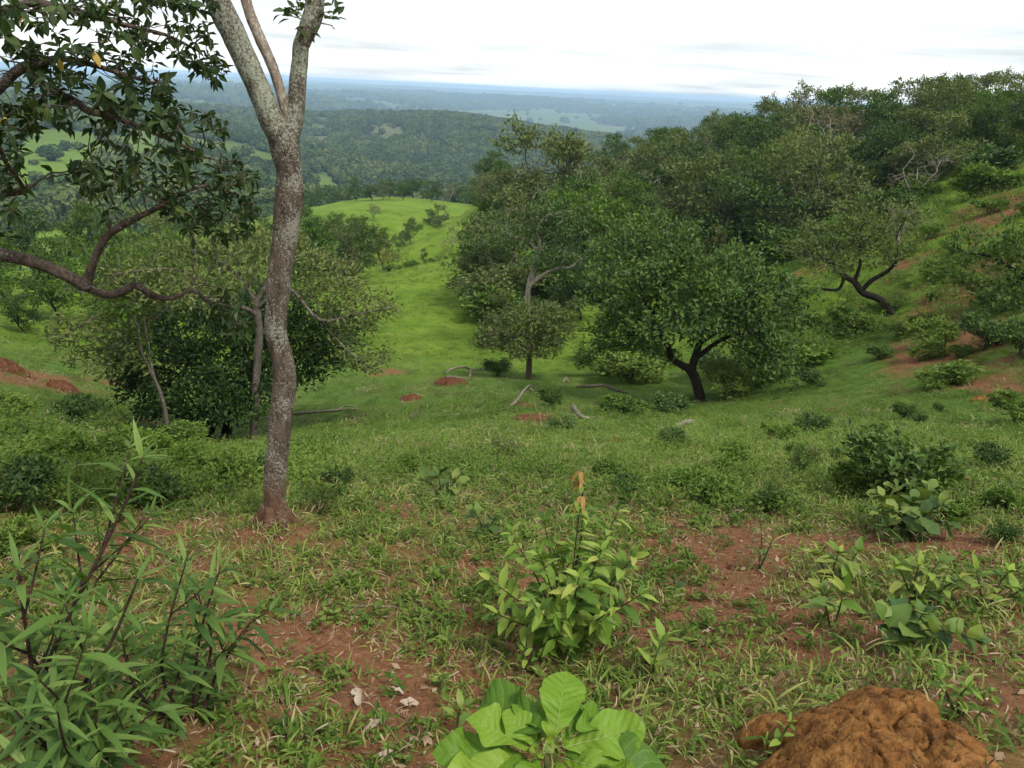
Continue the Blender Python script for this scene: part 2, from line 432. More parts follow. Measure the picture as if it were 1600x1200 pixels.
def woodness(x, y):
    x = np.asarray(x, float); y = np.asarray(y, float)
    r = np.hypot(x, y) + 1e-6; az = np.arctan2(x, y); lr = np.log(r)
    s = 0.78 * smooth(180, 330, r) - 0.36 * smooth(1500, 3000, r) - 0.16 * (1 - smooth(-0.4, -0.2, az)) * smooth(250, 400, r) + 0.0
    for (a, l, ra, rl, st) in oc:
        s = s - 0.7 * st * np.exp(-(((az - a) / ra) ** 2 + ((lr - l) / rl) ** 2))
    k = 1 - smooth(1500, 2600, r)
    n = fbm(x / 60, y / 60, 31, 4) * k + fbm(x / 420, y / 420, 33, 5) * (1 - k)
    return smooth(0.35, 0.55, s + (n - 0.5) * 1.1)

naz_in = np.linspace(R(-42), R(42), 300)
naz_out = np.linspace(R(42), R(318), 70)[1:-1]
azs = np.r_[naz_in, naz_out]
rs = np.r_[0.0, np.exp(np.r_[np.linspace(math.log(0.5), math.log(25), 170)[:-1], np.linspace(math.log(25), math.log(140), 170)[:-1], np.linspace(math.log(140), math.log(14000), 210)])]
GA, GR = np.meshgrid(azs, rs)
GX, GY = GR * np.sin(GA), GR * np.cos(GA)
GZ = height(GX, GY)
GZ[-1] -= 60
na, nr = len(azs), len(rs)
V = np.stack([GX, GY, GZ], -1).reshape(-1, 3)
ii = np.arange(nr - 1)[:, None] * na; jj = np.arange(na)[None]; kk = (jj + 1) % na
Q = np.stack([ii + jj, ii + na + jj, ii + na + kk, ii + kk], -1).reshape(-1, 4)

def groundmat():
    mt, t, N, L = newmat('ground')
    tc = N('ShaderNodeTexCoord')
    def noise(scale, det=5, rough=0.6):
        n = N('ShaderNodeTexNoise'); n.inputs['Scale'].default_value = scale; n.inputs['Detail'].default_value = det; n.inputs['Roughness'].default_value = rough
        L(tc.outputs['Object'], n.inputs['Vector']); return n.outputs['Fac']
    def ramp(f, *st):
        r = N('ShaderNodeValToRGB'); e = r.color_ramp.elements
        while len(e) < len(st): e.new(0.5)
        for a, (p, c) in zip(e, st): a.position = p; a.color = rgba(c)
        L(f, r.inputs[0]); return r.outputs[0]
    def mix(f, a, b):
        m_ = N('ShaderNodeMix'); m_.data_type = 'RGBA'; L(f, m_.inputs[0]); L(a, m_.inputs[6]); L(b, m_.inputs[7]); return m_.outputs[2]
    soil = ramp(noise(26, 6, 0.8), (0.25, (0.068, 0.029, 0.014)), (0.5, (0.155, 0.068, 0.032)), (0.62, (0.20, 0.102, 0.052)), (0.8, (0.27, 0.175, 0.105)))
    grassn = ramp(noise(3.1, 4, 0.7), (0.3, (0.034, 0.070, 0.010)), (0.55, (0.066, 0.122, 0.017)), (0.75, (0.11, 0.13, 0.034)))
    grassf = ramp(noise(0.35, 7, 0.82), (0.3, (0.045, 0.088, 0.008)), (0.5, (0.096, 0.162, 0.013)), (0.72, (0.16, 0.19, 0.032)))
    fa = N('ShaderNodeAttribute'); fa.attribute_name = 'far'
    grass = mix(fa.outputs['Fac'], grassn, grassf)
    sa = N('ShaderNodeAttribute'); sa.attribute_name = 'soil'
    base = mix(sa.outputs['Fac'], grass, soil)
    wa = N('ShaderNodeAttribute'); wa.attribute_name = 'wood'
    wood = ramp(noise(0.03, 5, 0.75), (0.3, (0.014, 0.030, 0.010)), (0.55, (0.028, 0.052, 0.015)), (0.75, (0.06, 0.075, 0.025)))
    past = ramp(noise(0.004, 5, 0.7), (0.35, (0.034, 0.064, 0.015)), (0.5, (0.058, 0.084, 0.022)), (0.65, (0.10, 0.098, 0.045)))
    pa = N('ShaderNodeAttribute'); pa.attribute_name = 'plain'
    base = mix(pa.outputs['Fac'], base, past)
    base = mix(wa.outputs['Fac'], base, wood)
    pb = N('ShaderNodeBsdfPrincipled'); L(base, pb.inputs['Base Color']); pb.inputs['Roughness'].default_value = 0.95; pb.inputs['Specular IOR Level'].default_value = 0.1
    bp = N('ShaderNodeBump'); bp.inputs['Strength'].default_value = 0.6; bp.inputs['Distance'].default_value = 0.035; L(noise(38, 4, 0.8), bp.inputs['Height'])
    L(bp.outputs[0], pb.inputs['Normal'])
    o = N('ShaderNodeOutputMaterial'); L(pb.outputs[0], o.inputs['Surface'])
    return mt

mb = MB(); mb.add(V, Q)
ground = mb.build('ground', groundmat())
tag(ground, 'grassy hillside with red earth falling into a valley and far blue plain', kind='structure')
def vattr(o, name, vals):
    a = o.data.attributes.new(name, 'FLOAT', 'POINT'); a.data.foreach_set('value', np.asarray(vals, np.float32).ravel())
Rg = np.hypot(V[:, 0], V[:, 1])
vattr(ground, 'soil', np.maximum(soilness(V[:, 0], V[:, 1]), 0.75 * (1 - smooth(3.4, 9.0, Rg))))
vattr(ground, 'far', smooth(22, 34, Rg))
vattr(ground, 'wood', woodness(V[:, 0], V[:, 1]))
vattr(ground, 'plain', smooth(300, 800, Rg) * np.where(Rg > 1500, 0.8, 1.0))

# ------------------------------------------------------------------ haze
hx, hy0, hy1, hz0, hz1 = 15500, -14500, 15500, float(GZ.min()) - 1.0, 16.0
mb = MB()
mb.add([(-hx, hy0, hz0), (hx, hy0, hz0), (hx, hy1, hz0), (-hx, hy1, hz0), (-hx, hy0, hz1), (hx, hy0, hz1), (hx, hy1, hz1), (-hx, hy1, hz1)],
       [(0, 3, 2, 1), (4, 5, 6, 7), (0, 1, 5, 4), (1, 2, 6, 5), (2, 3, 7, 6), (3, 0, 4, 7)])
mt, t, N, L = newmat('haze')
pv = N('ShaderNodeVolumePrincipled')
pv.inputs['Color'].default_value = (0.52, 0.76, 1.0, 1); pv.inputs['Density'].default_value = 1.9e-4; pv.inputs['Anisotropy'].default_value = 0.0
o = N('ShaderNodeOutputMaterial'); L(pv.outputs[0], o.inputs['Volume'])
haze = mb.build('haze', mt, smooth_shade=False)
tag(haze, 'thin blue haze over the far valley', kind='stuff')

# ================================================================== trees
BARK_GREY = barkmat('bark_grey', (0.045, 0.037, 0.03), (0.12, 0.10, 0.08), (0.2, 0.19, 0.16), 0.1, 14)
BARK_DARK = barkmat('bark_dark', (0.009, 0.007, 0.006), (0.030, 0.023, 0.018), None, 0, 12)
BARK_PALE = barkmat('bark_pale', (0.13, 0.11, 0.09), (0.30, 0.265, 0.22), None, 0, 14)
BARK_BROWN = barkmat('bark_brown', (0.045, 0.028, 0.020), (0.13, 0.085, 0.06), None, 0, 40)

G_DARK = leafmat('leaf_dark', [(0, (0.016, 0.038, 0.008)), (0.5, (0.040, 0.080, 0.016)), (1, (0.090, 0.150, 0.030))], trans=0.22, rough=0.55, spec=0.2)
G_MID = leafmat('leaf_mid', [(0, (0.028, 0.060, 0.012)), (0.5, (0.066, 0.114, 0.023)), (1, (0.13, 0.18, 0.042))], trans=0.26)
G_OLIVE = leafmat('leaf_olive', [(0, (0.052, 0.076, 0.020)), (0.5, (0.108, 0.140, 0.042)), (1, (0.195, 0.215, 0.075))], trans=0.25)
G_BRIGHT = leafmat('leaf_bright', [(0, (0.035, 0.078, 0.010)), (0.5, (0.070, 0.135, 0.018)), (1, (0.135, 0.205, 0.035))], trans=0.3)
G_BROWN = leafmat('leaf_brownish', [(0, (0.055, 0.058, 0.024)), (0.5, (0.11, 0.108, 0.046)), (1, (0.20, 0.16, 0.085))], trans=0.22)
G_YELLOW = leafmat('leaf_yellowing', [(0, (0.05, 0.07, 0.015)), (0.6, (0.11, 0.12, 0.03)), (0.85, (0.26, 0.19, 0.03)), (1, (0.34, 0.24, 0.04))], trans=0.28)
G_FAR = leafmat('leaf_far', [(0, (0.022, 0.048, 0.012)), (0.5, (0.052, 0.088, 0.020)), (1, (0.11, 0.14, 0.038))], trans=0.15, vary=0.8)

def colonize(paths, attr, step, kill, infl, iters=90, g=np.random.default_rng(1), tropism=0.05):
    """Space colonisation. paths: list of (points, radii, parent path index or None). Returns nodes, parent index, fixed radius."""
    nodes, par, rad = [], [], []
    for (pts, rr, pp) in paths:
        start = None
        if pp is not None:
            dd = np.linalg.norm(np.array(nodes) - pts[0], axis=1); start = int(dd.argmin())
        for i, (p, r_) in enumerate(zip(pts, rr)):
            if i == 0 and start is not None:
                last = start; continue
            par.append(last if (i > 0 or start is not None) else -1)
            nodes.append(np.array(p, float)); rad.append(r_); last = len(nodes) - 1
    nn = np.array(nodes); par = list(par); rad = list(rad)
    A_ = np.array(attr)
    D = np.linalg.norm(A_[:, None] - nn[None], axis=-1); bi = D.argmin(1); bd = D.min(1)
    alive = np.ones(len(A_), bool)
    for it in range(iters):
        act = alive & (bd < infl)
        if not act.any():
            act = alive & (bd < infl * 2.5)
            if not act.any(): break
        idx = bi[act]; d = unit(A_[act] - nn[idx])
        acc = np.zeros((len(nn), 3)); np.add.at(acc, idx, d)
        src = np.unique(idx)
        dirv = unit(unit(acc[src]) + np.array([0, 0, tropism]) + g.normal(0, 0.16, (len(src), 3)))
        new = nn[src] + dirv * step
        base = len(nn)
        nn = np.vstack([nn, new]); par += list(src); rad += [0] * len(src)
        Dn = np.linalg.norm(A_[:, None] - new[None], axis=-1)
        j = Dn.argmin(1); mn = Dn[np.arange(len(A_)), j]
        up = mn < bd; bd[up] = mn[up]; bi[up] = base + j[up]
        alive &= bd > kill
        if len(nn) > 8000: break
    return nn, np.array(par), np.array(rad)

def skeleton_mesh(mb, nn, par, rad, r_tip=0.008, power=2.3, lump=0.0, minr=0.0, sides_k=1.0):
    n = len(nn)
    kids = [[] for _ in range(n)]
    for i, p in enumerate(par):
        if p >= 0: kids[p].append(i)
    pw = np.zeros(n)
    order = np.argsort(np.array([0] * n))
    # children always come after parents except where paths attach, so walk by depth
    dep = np.zeros(n, int)
    stack = [i for i in range(n) if par[i] < 0]; seq = []
    while stack:
        i = stack.pop(); seq.append(i)
        for k in kids[i]: dep[k] = dep[i] + 1; stack.append(k)
    rr = np.zeros(n)
    for i in reversed(seq):
        s = sum(rr[k] ** power for k in kids[i])
        rr[i] = max(r_tip, s ** (1 / power))
    rr = np.where(rad > 0, np.maximum(rad, np.minimum(rr, rad * 1.25)), rr)
    # chains
    starts = [(i, None) for i in range(n) if par[i] < 0]
    while starts:
        i, p = starts.pop()
        ch = [] if p is None else [p]
        c = i
        while True:
            ch.append(c)
            if not kids[c]: break
            ks = sorted(kids[c], key=lambda k: -rr[k])
            for k in ks[1:]: starts.append((k, c))
            c = ks[0]
        if len(ch) < 2: continue
        r_ = rr[ch].copy()
        if p is not None: r_[0] = min(r_[0], r_[1] * 1.15)
        r_[-1] *= 0.5
        if r_.max() < minr: continue
        mx_ = r_.max()
        sd = 4 if mx_ < 0.02 * sides_k else (5 if mx_ < 0.05 * sides_k else (8 if mx_ < 0.12 * sides_k else 12))
        tube(mb, nn[ch], r_, sd, 0.5, lump if mx_ > 0.03 else 0, cap=False, seed=i % 97)
    return rr, kids

def leaves_on(mb, nn, kids, rr, g, per, spread, size, centre, tint_mu=0.45, tint_sd=0.22, maxr=0.03, aspect=0.5, updown=0.2, droop=0.12, out=0.8):
    tips = np.array([i for i in range(len(nn)) if rr[i] < maxr])
    if not len(tips): return
    w_ = np.array([2.2 if not kids[i] else 1.0 for i in tips])
    cnt = g.poisson(per * w_)
    idx = np.repeat(tips, cnt)
    P = nn[idx] + g.normal(0, spread, (len(idx), 3)) * np.array([1, 1, 0.75])
    o_ = unit(P - centre)
    D = unit(o_ * out + g.normal(0, 0.75, P.shape) + np.array([0, 0, updown]))
    Nn = unit(np.array([0, 0, 0.9]) + 0.5 * o_ + g.normal(0, 0.55, P.shape))
    ln = size * g.uniform(0.65, 1.35, len(P))
    clump = vnoise(P[:, 0] / (spread * 7) + 3 * P[:, 2], P[:, 1] / (spread * 7), 5)
    tint = np.clip(g.normal(tint_mu, tint_sd, len(P)) + 0.35 * (clump - 0.5), 0, 1)
    leafcloud(mb, P, D, Nn, ln, ln * aspect, tint, droop=droop)

def lobes_points(lobes, n, g, shell=0.55):
    vol = np.array([l[1][0] * l[1][1] * l[1][2] for l in lobes]) ** 0.85
    k = g.choice(len(lobes), n, p=vol / vol.sum())
    d = unit(g.normal(0, 1, (n, 3))); r_ = (shell ** 3 + g.random(n) * (1 - shell ** 3)) ** (1 / 3)
    c = np.array([lobes[i][0] for i in k]); s = np.array([lobes[i][1] for i in k])
    return c + d * r_[:, None] * s

def make_tree(name, base, paths, lobes, n_attr, leaf, bark, step=0.28, kill=0.32, infl=1.6, per=5, spread=0.12, size=0.13, aspect=0.5, r_tip=0.009,
              tint=0.45, maxr=0.03, seed=1, updown=0.2, link=True, shell=0.5, twigs=True, droop=0.12, tropism=0.05, lump=0.12, out=0.8, power=2.3, clump=None):
    """Tree thing: an Empty at the base with trunk and crown. Returns the Empty (or mesh pair when link is False)."""
    g = np.random.default_rng(seed)
    attr = lobes_points(lobes, n_attr, g, shell)
    if clump:            # leaves gather in separate boughs
        m_ = max(6, int(n_attr / clump[0])); ctr = lobes_points(lobes, m_, g, shell)
        attr = ctr[g.integers(0, m_, n_attr)] + g.normal(0, clump[1], (n_attr, 3)) * np.array([1, 1, .6])
    nn, par, rad = colonize(paths, attr, step, kill, infl, g=g, tropism=tropism)
    tm = MB(); rr, kids = skeleton_mesh(tm, nn, par, rad, r_tip, lump=lump, power=power)
    cm = MB(); centre = attr.mean(0) - np.array([0, 0, 0.4])
    if per > 0: leaves_on(cm, nn, kids, rr, g, per, spread, size, centre, tint_mu=tint, maxr=maxr, aspect=aspect, updown=updown, droop=droop, out=out)
    if not link:
        return tm.mesh('trunk', bark), (cm.mesh('crown', leaf, smooth_shade=False) if cm.n else None)
    root = empty(name, base)
    tm.build('trunk', bark, root, base)
    if cm.n: tag(cm.build('crown', leaf, root, base, smooth_shade=False), kind='stuff')
    return root

def pixpath(pix, d, base=None):
    """pix: rows of (px, py, width_px[, extra distance]) at horizontal distance d -> points, radii."""
    pts, rad = [], []
    for q in pix:
        dd = d + (q[3] if len(q) > 3 else 0)
        p = P3(q[0], q[1], dd)
        pts.append(p); rad.append(q[2] / 2 / F_PX * depth(p))
    if base is not None: pts[0] = np.array(base, float)
    s = spline(np.c_[np.array(pts), np.array(rad)], 4)
    return s[:, :3], np.maximum(s[:, 3], 0.004)

def plobe(px, py, rx, ry, d, dd=0.0, rd=None):
    """Crown lobe centred on a pixel at distance d + dd; radii in pixels."""
    p = P3(px, py, d + dd); k = depth(p) / F_PX
    return (p, (rx * k, (rd if rd is not None else rx) * k, ry * k))

# ------------------------------------------------------------------ trees of the hollow, each shaped after its own outline
def hollow_tree(name, label, base_px, paths, lobes, group=None, d=None, leaf=G_MID, bark=BARK_GREY, **kw):
    b = at(*base_px)
    dist = math.hypot(b[0], b[1]) if d is None else d
    if d is not None:
        q = P3(base_px[0], base_px[1], d); b = on(q[0], q[1])
    pp = []
    for i, (pix, par) in enumerate(paths):
        pts, rad = pixpath(pix, dist, (b + np.array([0, 0, -0.08])) if i == 0 else None)
        pp.append((pts, rad, par))
    lb = [plobe(l[0], l[1], l[2], l[3], dist, *(l[4:])) for l in lobes]
    root = make_tree(name, b, pp, lb, leaf=leaf, bark=bark, **kw)
    return tag(root, label, 'tree', group)

hollow_tree('round_tree', 'big dark green round-crowned tree with black forked trunk in the hollow', (1097, 627),
  [([(1097,627,17),(1088,597,15),(1078,575,16)], None), ([(1080,578,13),(1052,562,10),(1043,540,9,-.3),(1020,500,8,-.6)], 0),
   ([(1080,578,13),(1090,545,11),(1098,515,9,.3),(1110,470,8,.6)], 0), ([(1088,560,9),(1120,535,7),(1150,522,6,-.5),(1185,520,4,-.8)], 0), ([(1095,535,8),(1140,505,6,.4),(1165,480,5,1)], 0)],
  [(1010,455,85,62,-.6),(1085,405,100,55,.2),(1070,470,105,60,-1.0),(1150,455,85,55,.2),(1195,480,58,55,-.2),(960,480,45,40,.5),(1130,495,90,34,.6),(1010,515,50,28,-.6),(1200,530,40,40,0),(1010,390,60,35,1),(1232,548,32,36,-.2),(962,535,28,28,.2),(935,500,30,30,.3)],
  n_attr=2700, leaf=G_DARK, bark=BARK_DARK, per=11.0, spread=0.12, size=0.14, seed=3, infl=1.6, kill=0.26, step=0.23, maxr=0.032, tint=0.6, clump=(34, .3))

hollow_tree('small_tree', 'small flat-topped tree with a straight brown trunk standing on the open grass', (826, 593),
  [([(826,593,10),(827,560,9),(826,545,9)], None), ([(827,550,6),(805,530,5),(780,520,4,-.2),(762,512,3)], 0), ([(827,548,6),(838,525,5,.2),(860,508,4,.4)], 0), ([(827,545,6),(822,515,4,-.3)], 0)],
  [(788,517,42,28),(830,500,48,25,.3),(868,507,36,22),(762,530,25,18,-.2),(850,527,44,18,.2),(808,538,36,16,-.3)],
  n_attr=600, leaf=G_OLIVE, bark=BARK_BROWN, per=16, spread=0.14, size=0.13, seed=5, infl=1.5, kill=0.26, step=0.2, maxr=0.032, r_tip=.008)

hollow_tree('twisted_tree', 'tree with pale twisting forked limbs above the small flat-topped tree', (828, 520),
  [([(828,522,9),(824,470,9),(828,440,9)], None), ([(828,445,8),(845,432,7),(868,420,5),(893,417,4),(905,405,3)], 0), ([(828,440,9),(837,410,8),(843,385,6),(840,360,5),(850,340,4)], 0), ([(841,392,5),(820,375,4),(800,370,3)], 0), ([(870,420,4),(885,400,3),(880,390,3)], 1)],
  [(820,345,38,32),(865,345,50,36,.5),(905,370,35,40,.3),(850,380,55,30,-.4),(800,375,25,25),(890,410,30,25,.5)],
  d=33, n_attr=950, leaf=G_DARK, bark=BARK_PALE, per=9.5, spread=0.16, size=0.15, seed=7, infl=2.0, kill=0.34, step=0.28, maxr=0.034, tint=.5, clump=(30, .36))

hollow_tree('leaning_tree', 'dark tree leaning far to the left on the red slope', (1396, 490),
  [([(1396,490,12),(1375,468,11),(1350,458,11),(1335,440,10)], None), ([(1337,442,9),(1318,430,7),(1295,408,6),(1275,408,4)], 0), ([(1345,455,8),(1362,438,7),(1385,425,6),(1400,410,5)], 0), ([(1320,432,6),(1310,452,5),(1285,452,4),(1265,455,3)], 0), ([(1335,442,7),(1345,405,5),(1340,370,4)], 0)],
  [(1295,385,42,32),(1340,365,50,30,.4),(1390,365,36,36),(1405,400,30,22),(1350,400,45,20,-.3),(1270,375,28,30,.3),(1375,335,30,20,.5)],
  n_attr=900, leaf=G_OLIVE, bark=BARK_DARK, per=7.5, spread=0.15, size=0.14, seed=9, infl=1.9, kill=0.32, step=0.28, maxr=0.032, tint=.45, clump=(30, .33))

hollow_tree('edge_tree', 'low spreading tree with a thin drooping limb at the right edge of the slope', (1640, 470),
  [([(1660,480,13),(1635,440,11),(1605,428,9)], None), ([(1608,430,6),(1590,440,4),(1565,458,3),(1535,475,2)], 0), ([(1610,430,8),(1580,418,6),(1545,400,4),(1510,395,3)], 0), ([(1625,436,9),(1600,390,6),(1570,370,4)], 0)],
  [(1500,395,42,28),(1555,385,50,30,.3),(1600,395,50,40),(1520,435,45,22,-.2),(1640,390,50,45),(1570,450,40,25,.4)],
  n_attr=800, leaf=G_MID, bark=BARK_DARK, per=8, spread=0.14, size=0.14, seed=11, infl=1.9, kill=0.32, step=0.26, maxr=0.03, tint=.45, clump=(30, .33))

# left group
hollow_tree('dense_tree', 'very dark dense tree on two leaning black trunks behind the lichen-spotted trunk', (350, 690),
  [([(352,690,17),(360,650,16),(372,610,14),(385,570,12,.3)], None), ([(322,690,9),(338,660,9),(358,630,8)], None), ([(362,640,10),(330,590,8,.3),(280,560,6,.5)], 0), ([(378,590,9),(440,560,7,.4),(500,540,5,.6)], 0), ([(385,570,8),(380,510,6,.5)], 0)],
  [(230,560,70,55,.3),(300,600,85,50,-.6),(390,570,85,60,0),(470,540,80,55,.6),(300,520,90,45,.8),(420,490,80,40,1.2),(240,620,50,30,-.3),(360,630,60,28,-.8),(530,520,40,40,1)],
  d=16, n_attr=2000, leaf=G_DARK, bark=BARK_DARK, per=20, spread=0.12, size=0.115, seed=13, infl=1.7, kill=0.26, step=0.22, maxr=0.03, tint=.28, aspect=.45)

hollow_tree('pale_branched_tree', 'wide umbrella tree with crooked pale branches and sparse greyish leaves', (395, 690),
  [([(395,690,12),(400,600,11),(405,520,10),(400,470,9)], None),
   ([(405,490,7),(340,468,6,-.3),(270,460,5,-.6),(200,475,4,-.8),(140,500,3,-.8),(80,540,2,-.8)], 0), ([(280,462,4),(240,500,4,-.5),(180,540,3,-.6),(120,550,2,-.6)], 1),
   ([(402,480,7),(450,450,6,-.3),(500,500,5,-.6),(560,490,4,-.7),(615,480,2.5,-.7)], 0), ([(500,500,4),(540,545,3,-.8),(580,575,2,-.8)], 3), ([(400,470,7),(360,420,5,.4),(300,390,4,.6),(240,400,3,.6)], 0), ([(402,470,7),(440,410,5,.5),(500,400,4,.6),(545,430,3,.6)], 0),
   ([(350,468,5),(300,430,4,-.9),(250,420,3,-1.2),(170,430,2.5,-1.4)], 1)],
  [(130,520,65,26,-.6),(210,470,70,30,-.4),(300,410,90,40,.3),(400,390,90,38,.6),(490,430,75,45,.3),(560,480,60,40,-.3),(570,560,45,26,-.6),(180,560,60,22,-.6),(320,460,70,25,-1.2),(240,440,70,30,-1)],
  d=15, n_attr=2200, leaf=G_OLIVE, bark=BARK_GREY, per=11, spread=0.10, size=0.105, seed=15, infl=1.6, kill=0.27, step=0.2, maxr=0.03, tint=.42, aspect=.42, r_tip=.006, droop=.3, tropism=-0.02, power=2.0)

hollow_tree('slender_tree', 'slender leaning tree with two thin pale stems and feathery leaves', (262, 690),
  [([(266,692,8),(258,640,7),(245,600,6),(232,575,5)], None), ([(245,600,5),(222,550,4),(215,510,4),(198,470,3),(185,440,3)], 0), ([(240,592,5),(232,540,4),(225,500,3),(215,455,3)], 0)],
  [(150,420,55,45,.3),(200,400,60,40,.4),(120,450,45,30),(230,430,45,40,.2),(170,470,45,22,-.2)],
  d=14, n_attr=700, leaf=G_BRIGHT, bark=BARK_GREY, per=10, spread=0.10, size=0.085, aspect=.3, seed=17, infl=1.6, kill=0.26, step=0.2, maxr=0.024, r_tip=.006, droop=.25)

# ================================================================== instanced stuff helper
def scatter(name, label, pts, rot, scl, idx, protos, kind='stuff', link=True):
    """One object whose points carry instances of the prototype meshes (uncountable cover only)."""
    c = bpy.data.collections.new(name + '_source')
    for i, me in enumerate(protos):
        po = bpy.data.objects.new('%s_%02d' % (name, i), me); c.objects.link(po)
    me = bpy.data.meshes.new(name); me.vertices.add(len(pts))
    me.vertices.foreach_set('co', np.asarray(pts, np.float32).ravel())
    a = me.attributes.new('rot', 'FLOAT_VECTOR', 'POINT'); a.data.foreach_set('vector', np.asarray(rot, np.float32).ravel())
    a = me.attributes.new('scl', 'FLOAT_VECTOR', 'POINT'); a.data.foreach_set('vector', np.asarray(scl, np.float32).ravel())
    a = me.attributes.new('idx', 'INT', 'POINT'); a.data.foreach_set('value', np.asarray(idx, np.int32))
    ng = bpy.data.node_groups.new(name, 'GeometryNodeTree')
    ng.interface.new_socket('Geometry', in_out='INPUT', socket_type='NodeSocketGeometry')
    ng.interface.new_socket('Geometry', in_out='OUTPUT', socket_type='NodeSocketGeometry')
    N, L = ng.nodes.new, ng.links.new
    gi, go = N('NodeGroupInput'), N('NodeGroupOutput')
    ci = N('GeometryNodeCollectionInfo'); ci.inputs['Collection'].default_value = c
    ci.inputs['Separate Children'].default_value = True; ci.inputs['Reset Children'].default_value = True
    ip = N('GeometryNodeInstanceOnPoints'); ip.inputs['Pick Instance'].default_value = True
    def na(nm, dt):
        n = N('GeometryNodeInputNamedAttribute'); n.data_type = dt; n.inputs['Name'].default_value = nm
        return [s for s in n.outputs if s.enabled and s.name == 'Attribute'][0]
    er = N('FunctionNodeEulerToRotation'); L(na('rot', 'FLOAT_VECTOR'), er.inputs[0])
    L(gi.outputs[0], ip.inputs['Points']); L(ci.outputs[0], ip.inputs['Instance'])
    L(na('idx', 'INT'), ip.inputs['Instance Index']); L(er.outputs[0], ip.inputs['Rotation']); L(na('scl', 'FLOAT_VECTOR'), ip.inputs['Scale'])
    L(ip.outputs[0], go.inputs[0])
    ob = bpy.data.objects.new(name, me); col.objects.link(ob)
    md = ob.modifiers.new('scatter', 'NODES'); md.node_group = ng
    return tag(ob, label, kind=kind)

# ================================================================== hillside wood: prototypes, then one thing per tree
def proto_tree(seed, leaf, bark, h=7.0, spreadr=3.0, n_attr=600, per=12, size=0.25, tint=0.45, low=0.22, trunk_r=0.13, sparse=False, flat=0.75):
    g = np.random.default_rng(seed)
    lean = g.normal(0, 0.35, 2)
    th = h * low
    pts = spline(np.array([(0, 0, -0.3), (lean[0] * 0.3, lean[1] * 0.3, th * 0.5), (lean[0], lean[1], th)]), 4)
    paths = [(pts, np.linspace(trunk_r, trunk_r * 0.75, len(pts)), None)]
    lobes = []
    k = g.integers(6, 9)
    for i in range(k):
        a = 2 * math.pi * i / k + g.uniform(-0.4, 0.4); rr_ = spreadr * g.uniform(0.35, 0.72)
        c = np.array([lean[0] + math.cos(a) * rr_, lean[1] + math.sin(a) * rr_, h * g.uniform(0.30, 0.78)])
        s = spreadr * g.uniform(0.36, 0.52)
        lobes.append((c, (s, s, s * flat)))
    lobes.append((np.array([lean[0], lean[1], h * 0.84]), (spreadr * 0.55, spreadr * 0.55, h * 0.16)))
    for i in range(3):
        a = g.uniform(0, 6.28); e = np.array([lean[0] + math.cos(a) * spreadr * 0.5, lean[1] + math.sin(a) * spreadr * 0.5, h * 0.62])
        q = spline(np.array([pts[-1], (pts[-1] + e) / 2 + g.normal(0, 0.2, 3), e]), 3)
        paths.append((q, np.linspace(trunk_r * 0.6, trunk_r * 0.3, len(q)), 0))
    return make_tree('x', (0, 0, 0), paths, lobes, n_attr, leaf, bark, step=0.36, kill=0.42, infl=2.2, per=per, spread=0.2, size=size, seed=seed, maxr=0.026,
                     r_tip=0.011, tint=tint, link=False, shell=0.45, lump=0, clump=(22, .38))

KINDS = {
 'dark': [proto_tree(101, G_DARK, BARK_DARK, tint=.55), proto_tree(102, G_DARK, BARK_DARK, h=7.6, spreadr=2.5, tint=.6)],
 'green': [proto_tree(103, G_MID, BARK_DARK), proto_tree(104, G_MID, BARK_GREY, h=6.6, spreadr=2.9)],
 'olive': [proto_tree(105, G_OLIVE, BARK_GREY, spreadr=2.9), proto_tree(106, G_OLIVE, BARK_GREY, h=6.8, tint=.35)],
 'bright': [proto_tree(107, G_BRIGHT, BARK_GREY, h=6.5), proto_tree(108, G_BRIGHT, BARK_DARK, h=6.2, spreadr=2.5, tint=.3)],
 'brown': [proto_tree(109, G_BROWN, BARK_PALE, per=3.2, size=.22), proto_tree(110, G_BROWN, BARK_GREY, per=3.6, h=6.4)],
 'yellow': [proto_tree(111, G_YELLOW, BARK_GREY, per=4.0, h=6.2)],
 'bare': [proto_tree(112, G_BROWN, BARK_PALE, per=0.55, size=.2, h=6.0, n_attr=520), proto_tree(113, G_BROWN, BARK_PALE, per=0.8, size=.2, h=5.5, n_attr=420)],
}
_pick = {}
def copy_tree(kind, loc, scale, label, group, rz=None, name=None, stretch=1.0):
    vs_ = KINDS[kind]; i = _pick.get(kind, 0); _pick[kind] = i + 1
    tm, cm = vs_[i % len(vs_)]
    nm = name or {'dark': 'dark_tree', 'green': 'green_tree', 'olive': 'olive_tree', 'bright': 'bright_tree', 'brown': 'brownish_tree', 'yellow': 'yellowing_tree', 'bare': 'bare_tree'}[kind]
    root = empty(nm, loc)
    root.rotation_euler = (0, 0, random.uniform(0, 6.28) if rz is None else rz)
    root.scale = (scale, scale, scale * stretch)
    for pn, me in (('trunk', tm), ('crown', cm)):
        if me is None: continue
        o = bpy.data.objects.new(pn, me); o.parent = root; col.objects.link(o)
        if pn == 'crown': o['kind'] = 'stuff'
    return tag(root, label, 'tree', group)

def pix_tree(kind, px, py, d, hpx, label, group=None, base_h=7.0, stretch=1.0, name=None):
    q = P3(px, py, d); b = on(q[0], q[1], -0.1)
    return b, copy_tree(kind, b, hpx * depth(q) / F_PX / base_h, label, group, stretch=stretch, name=name)

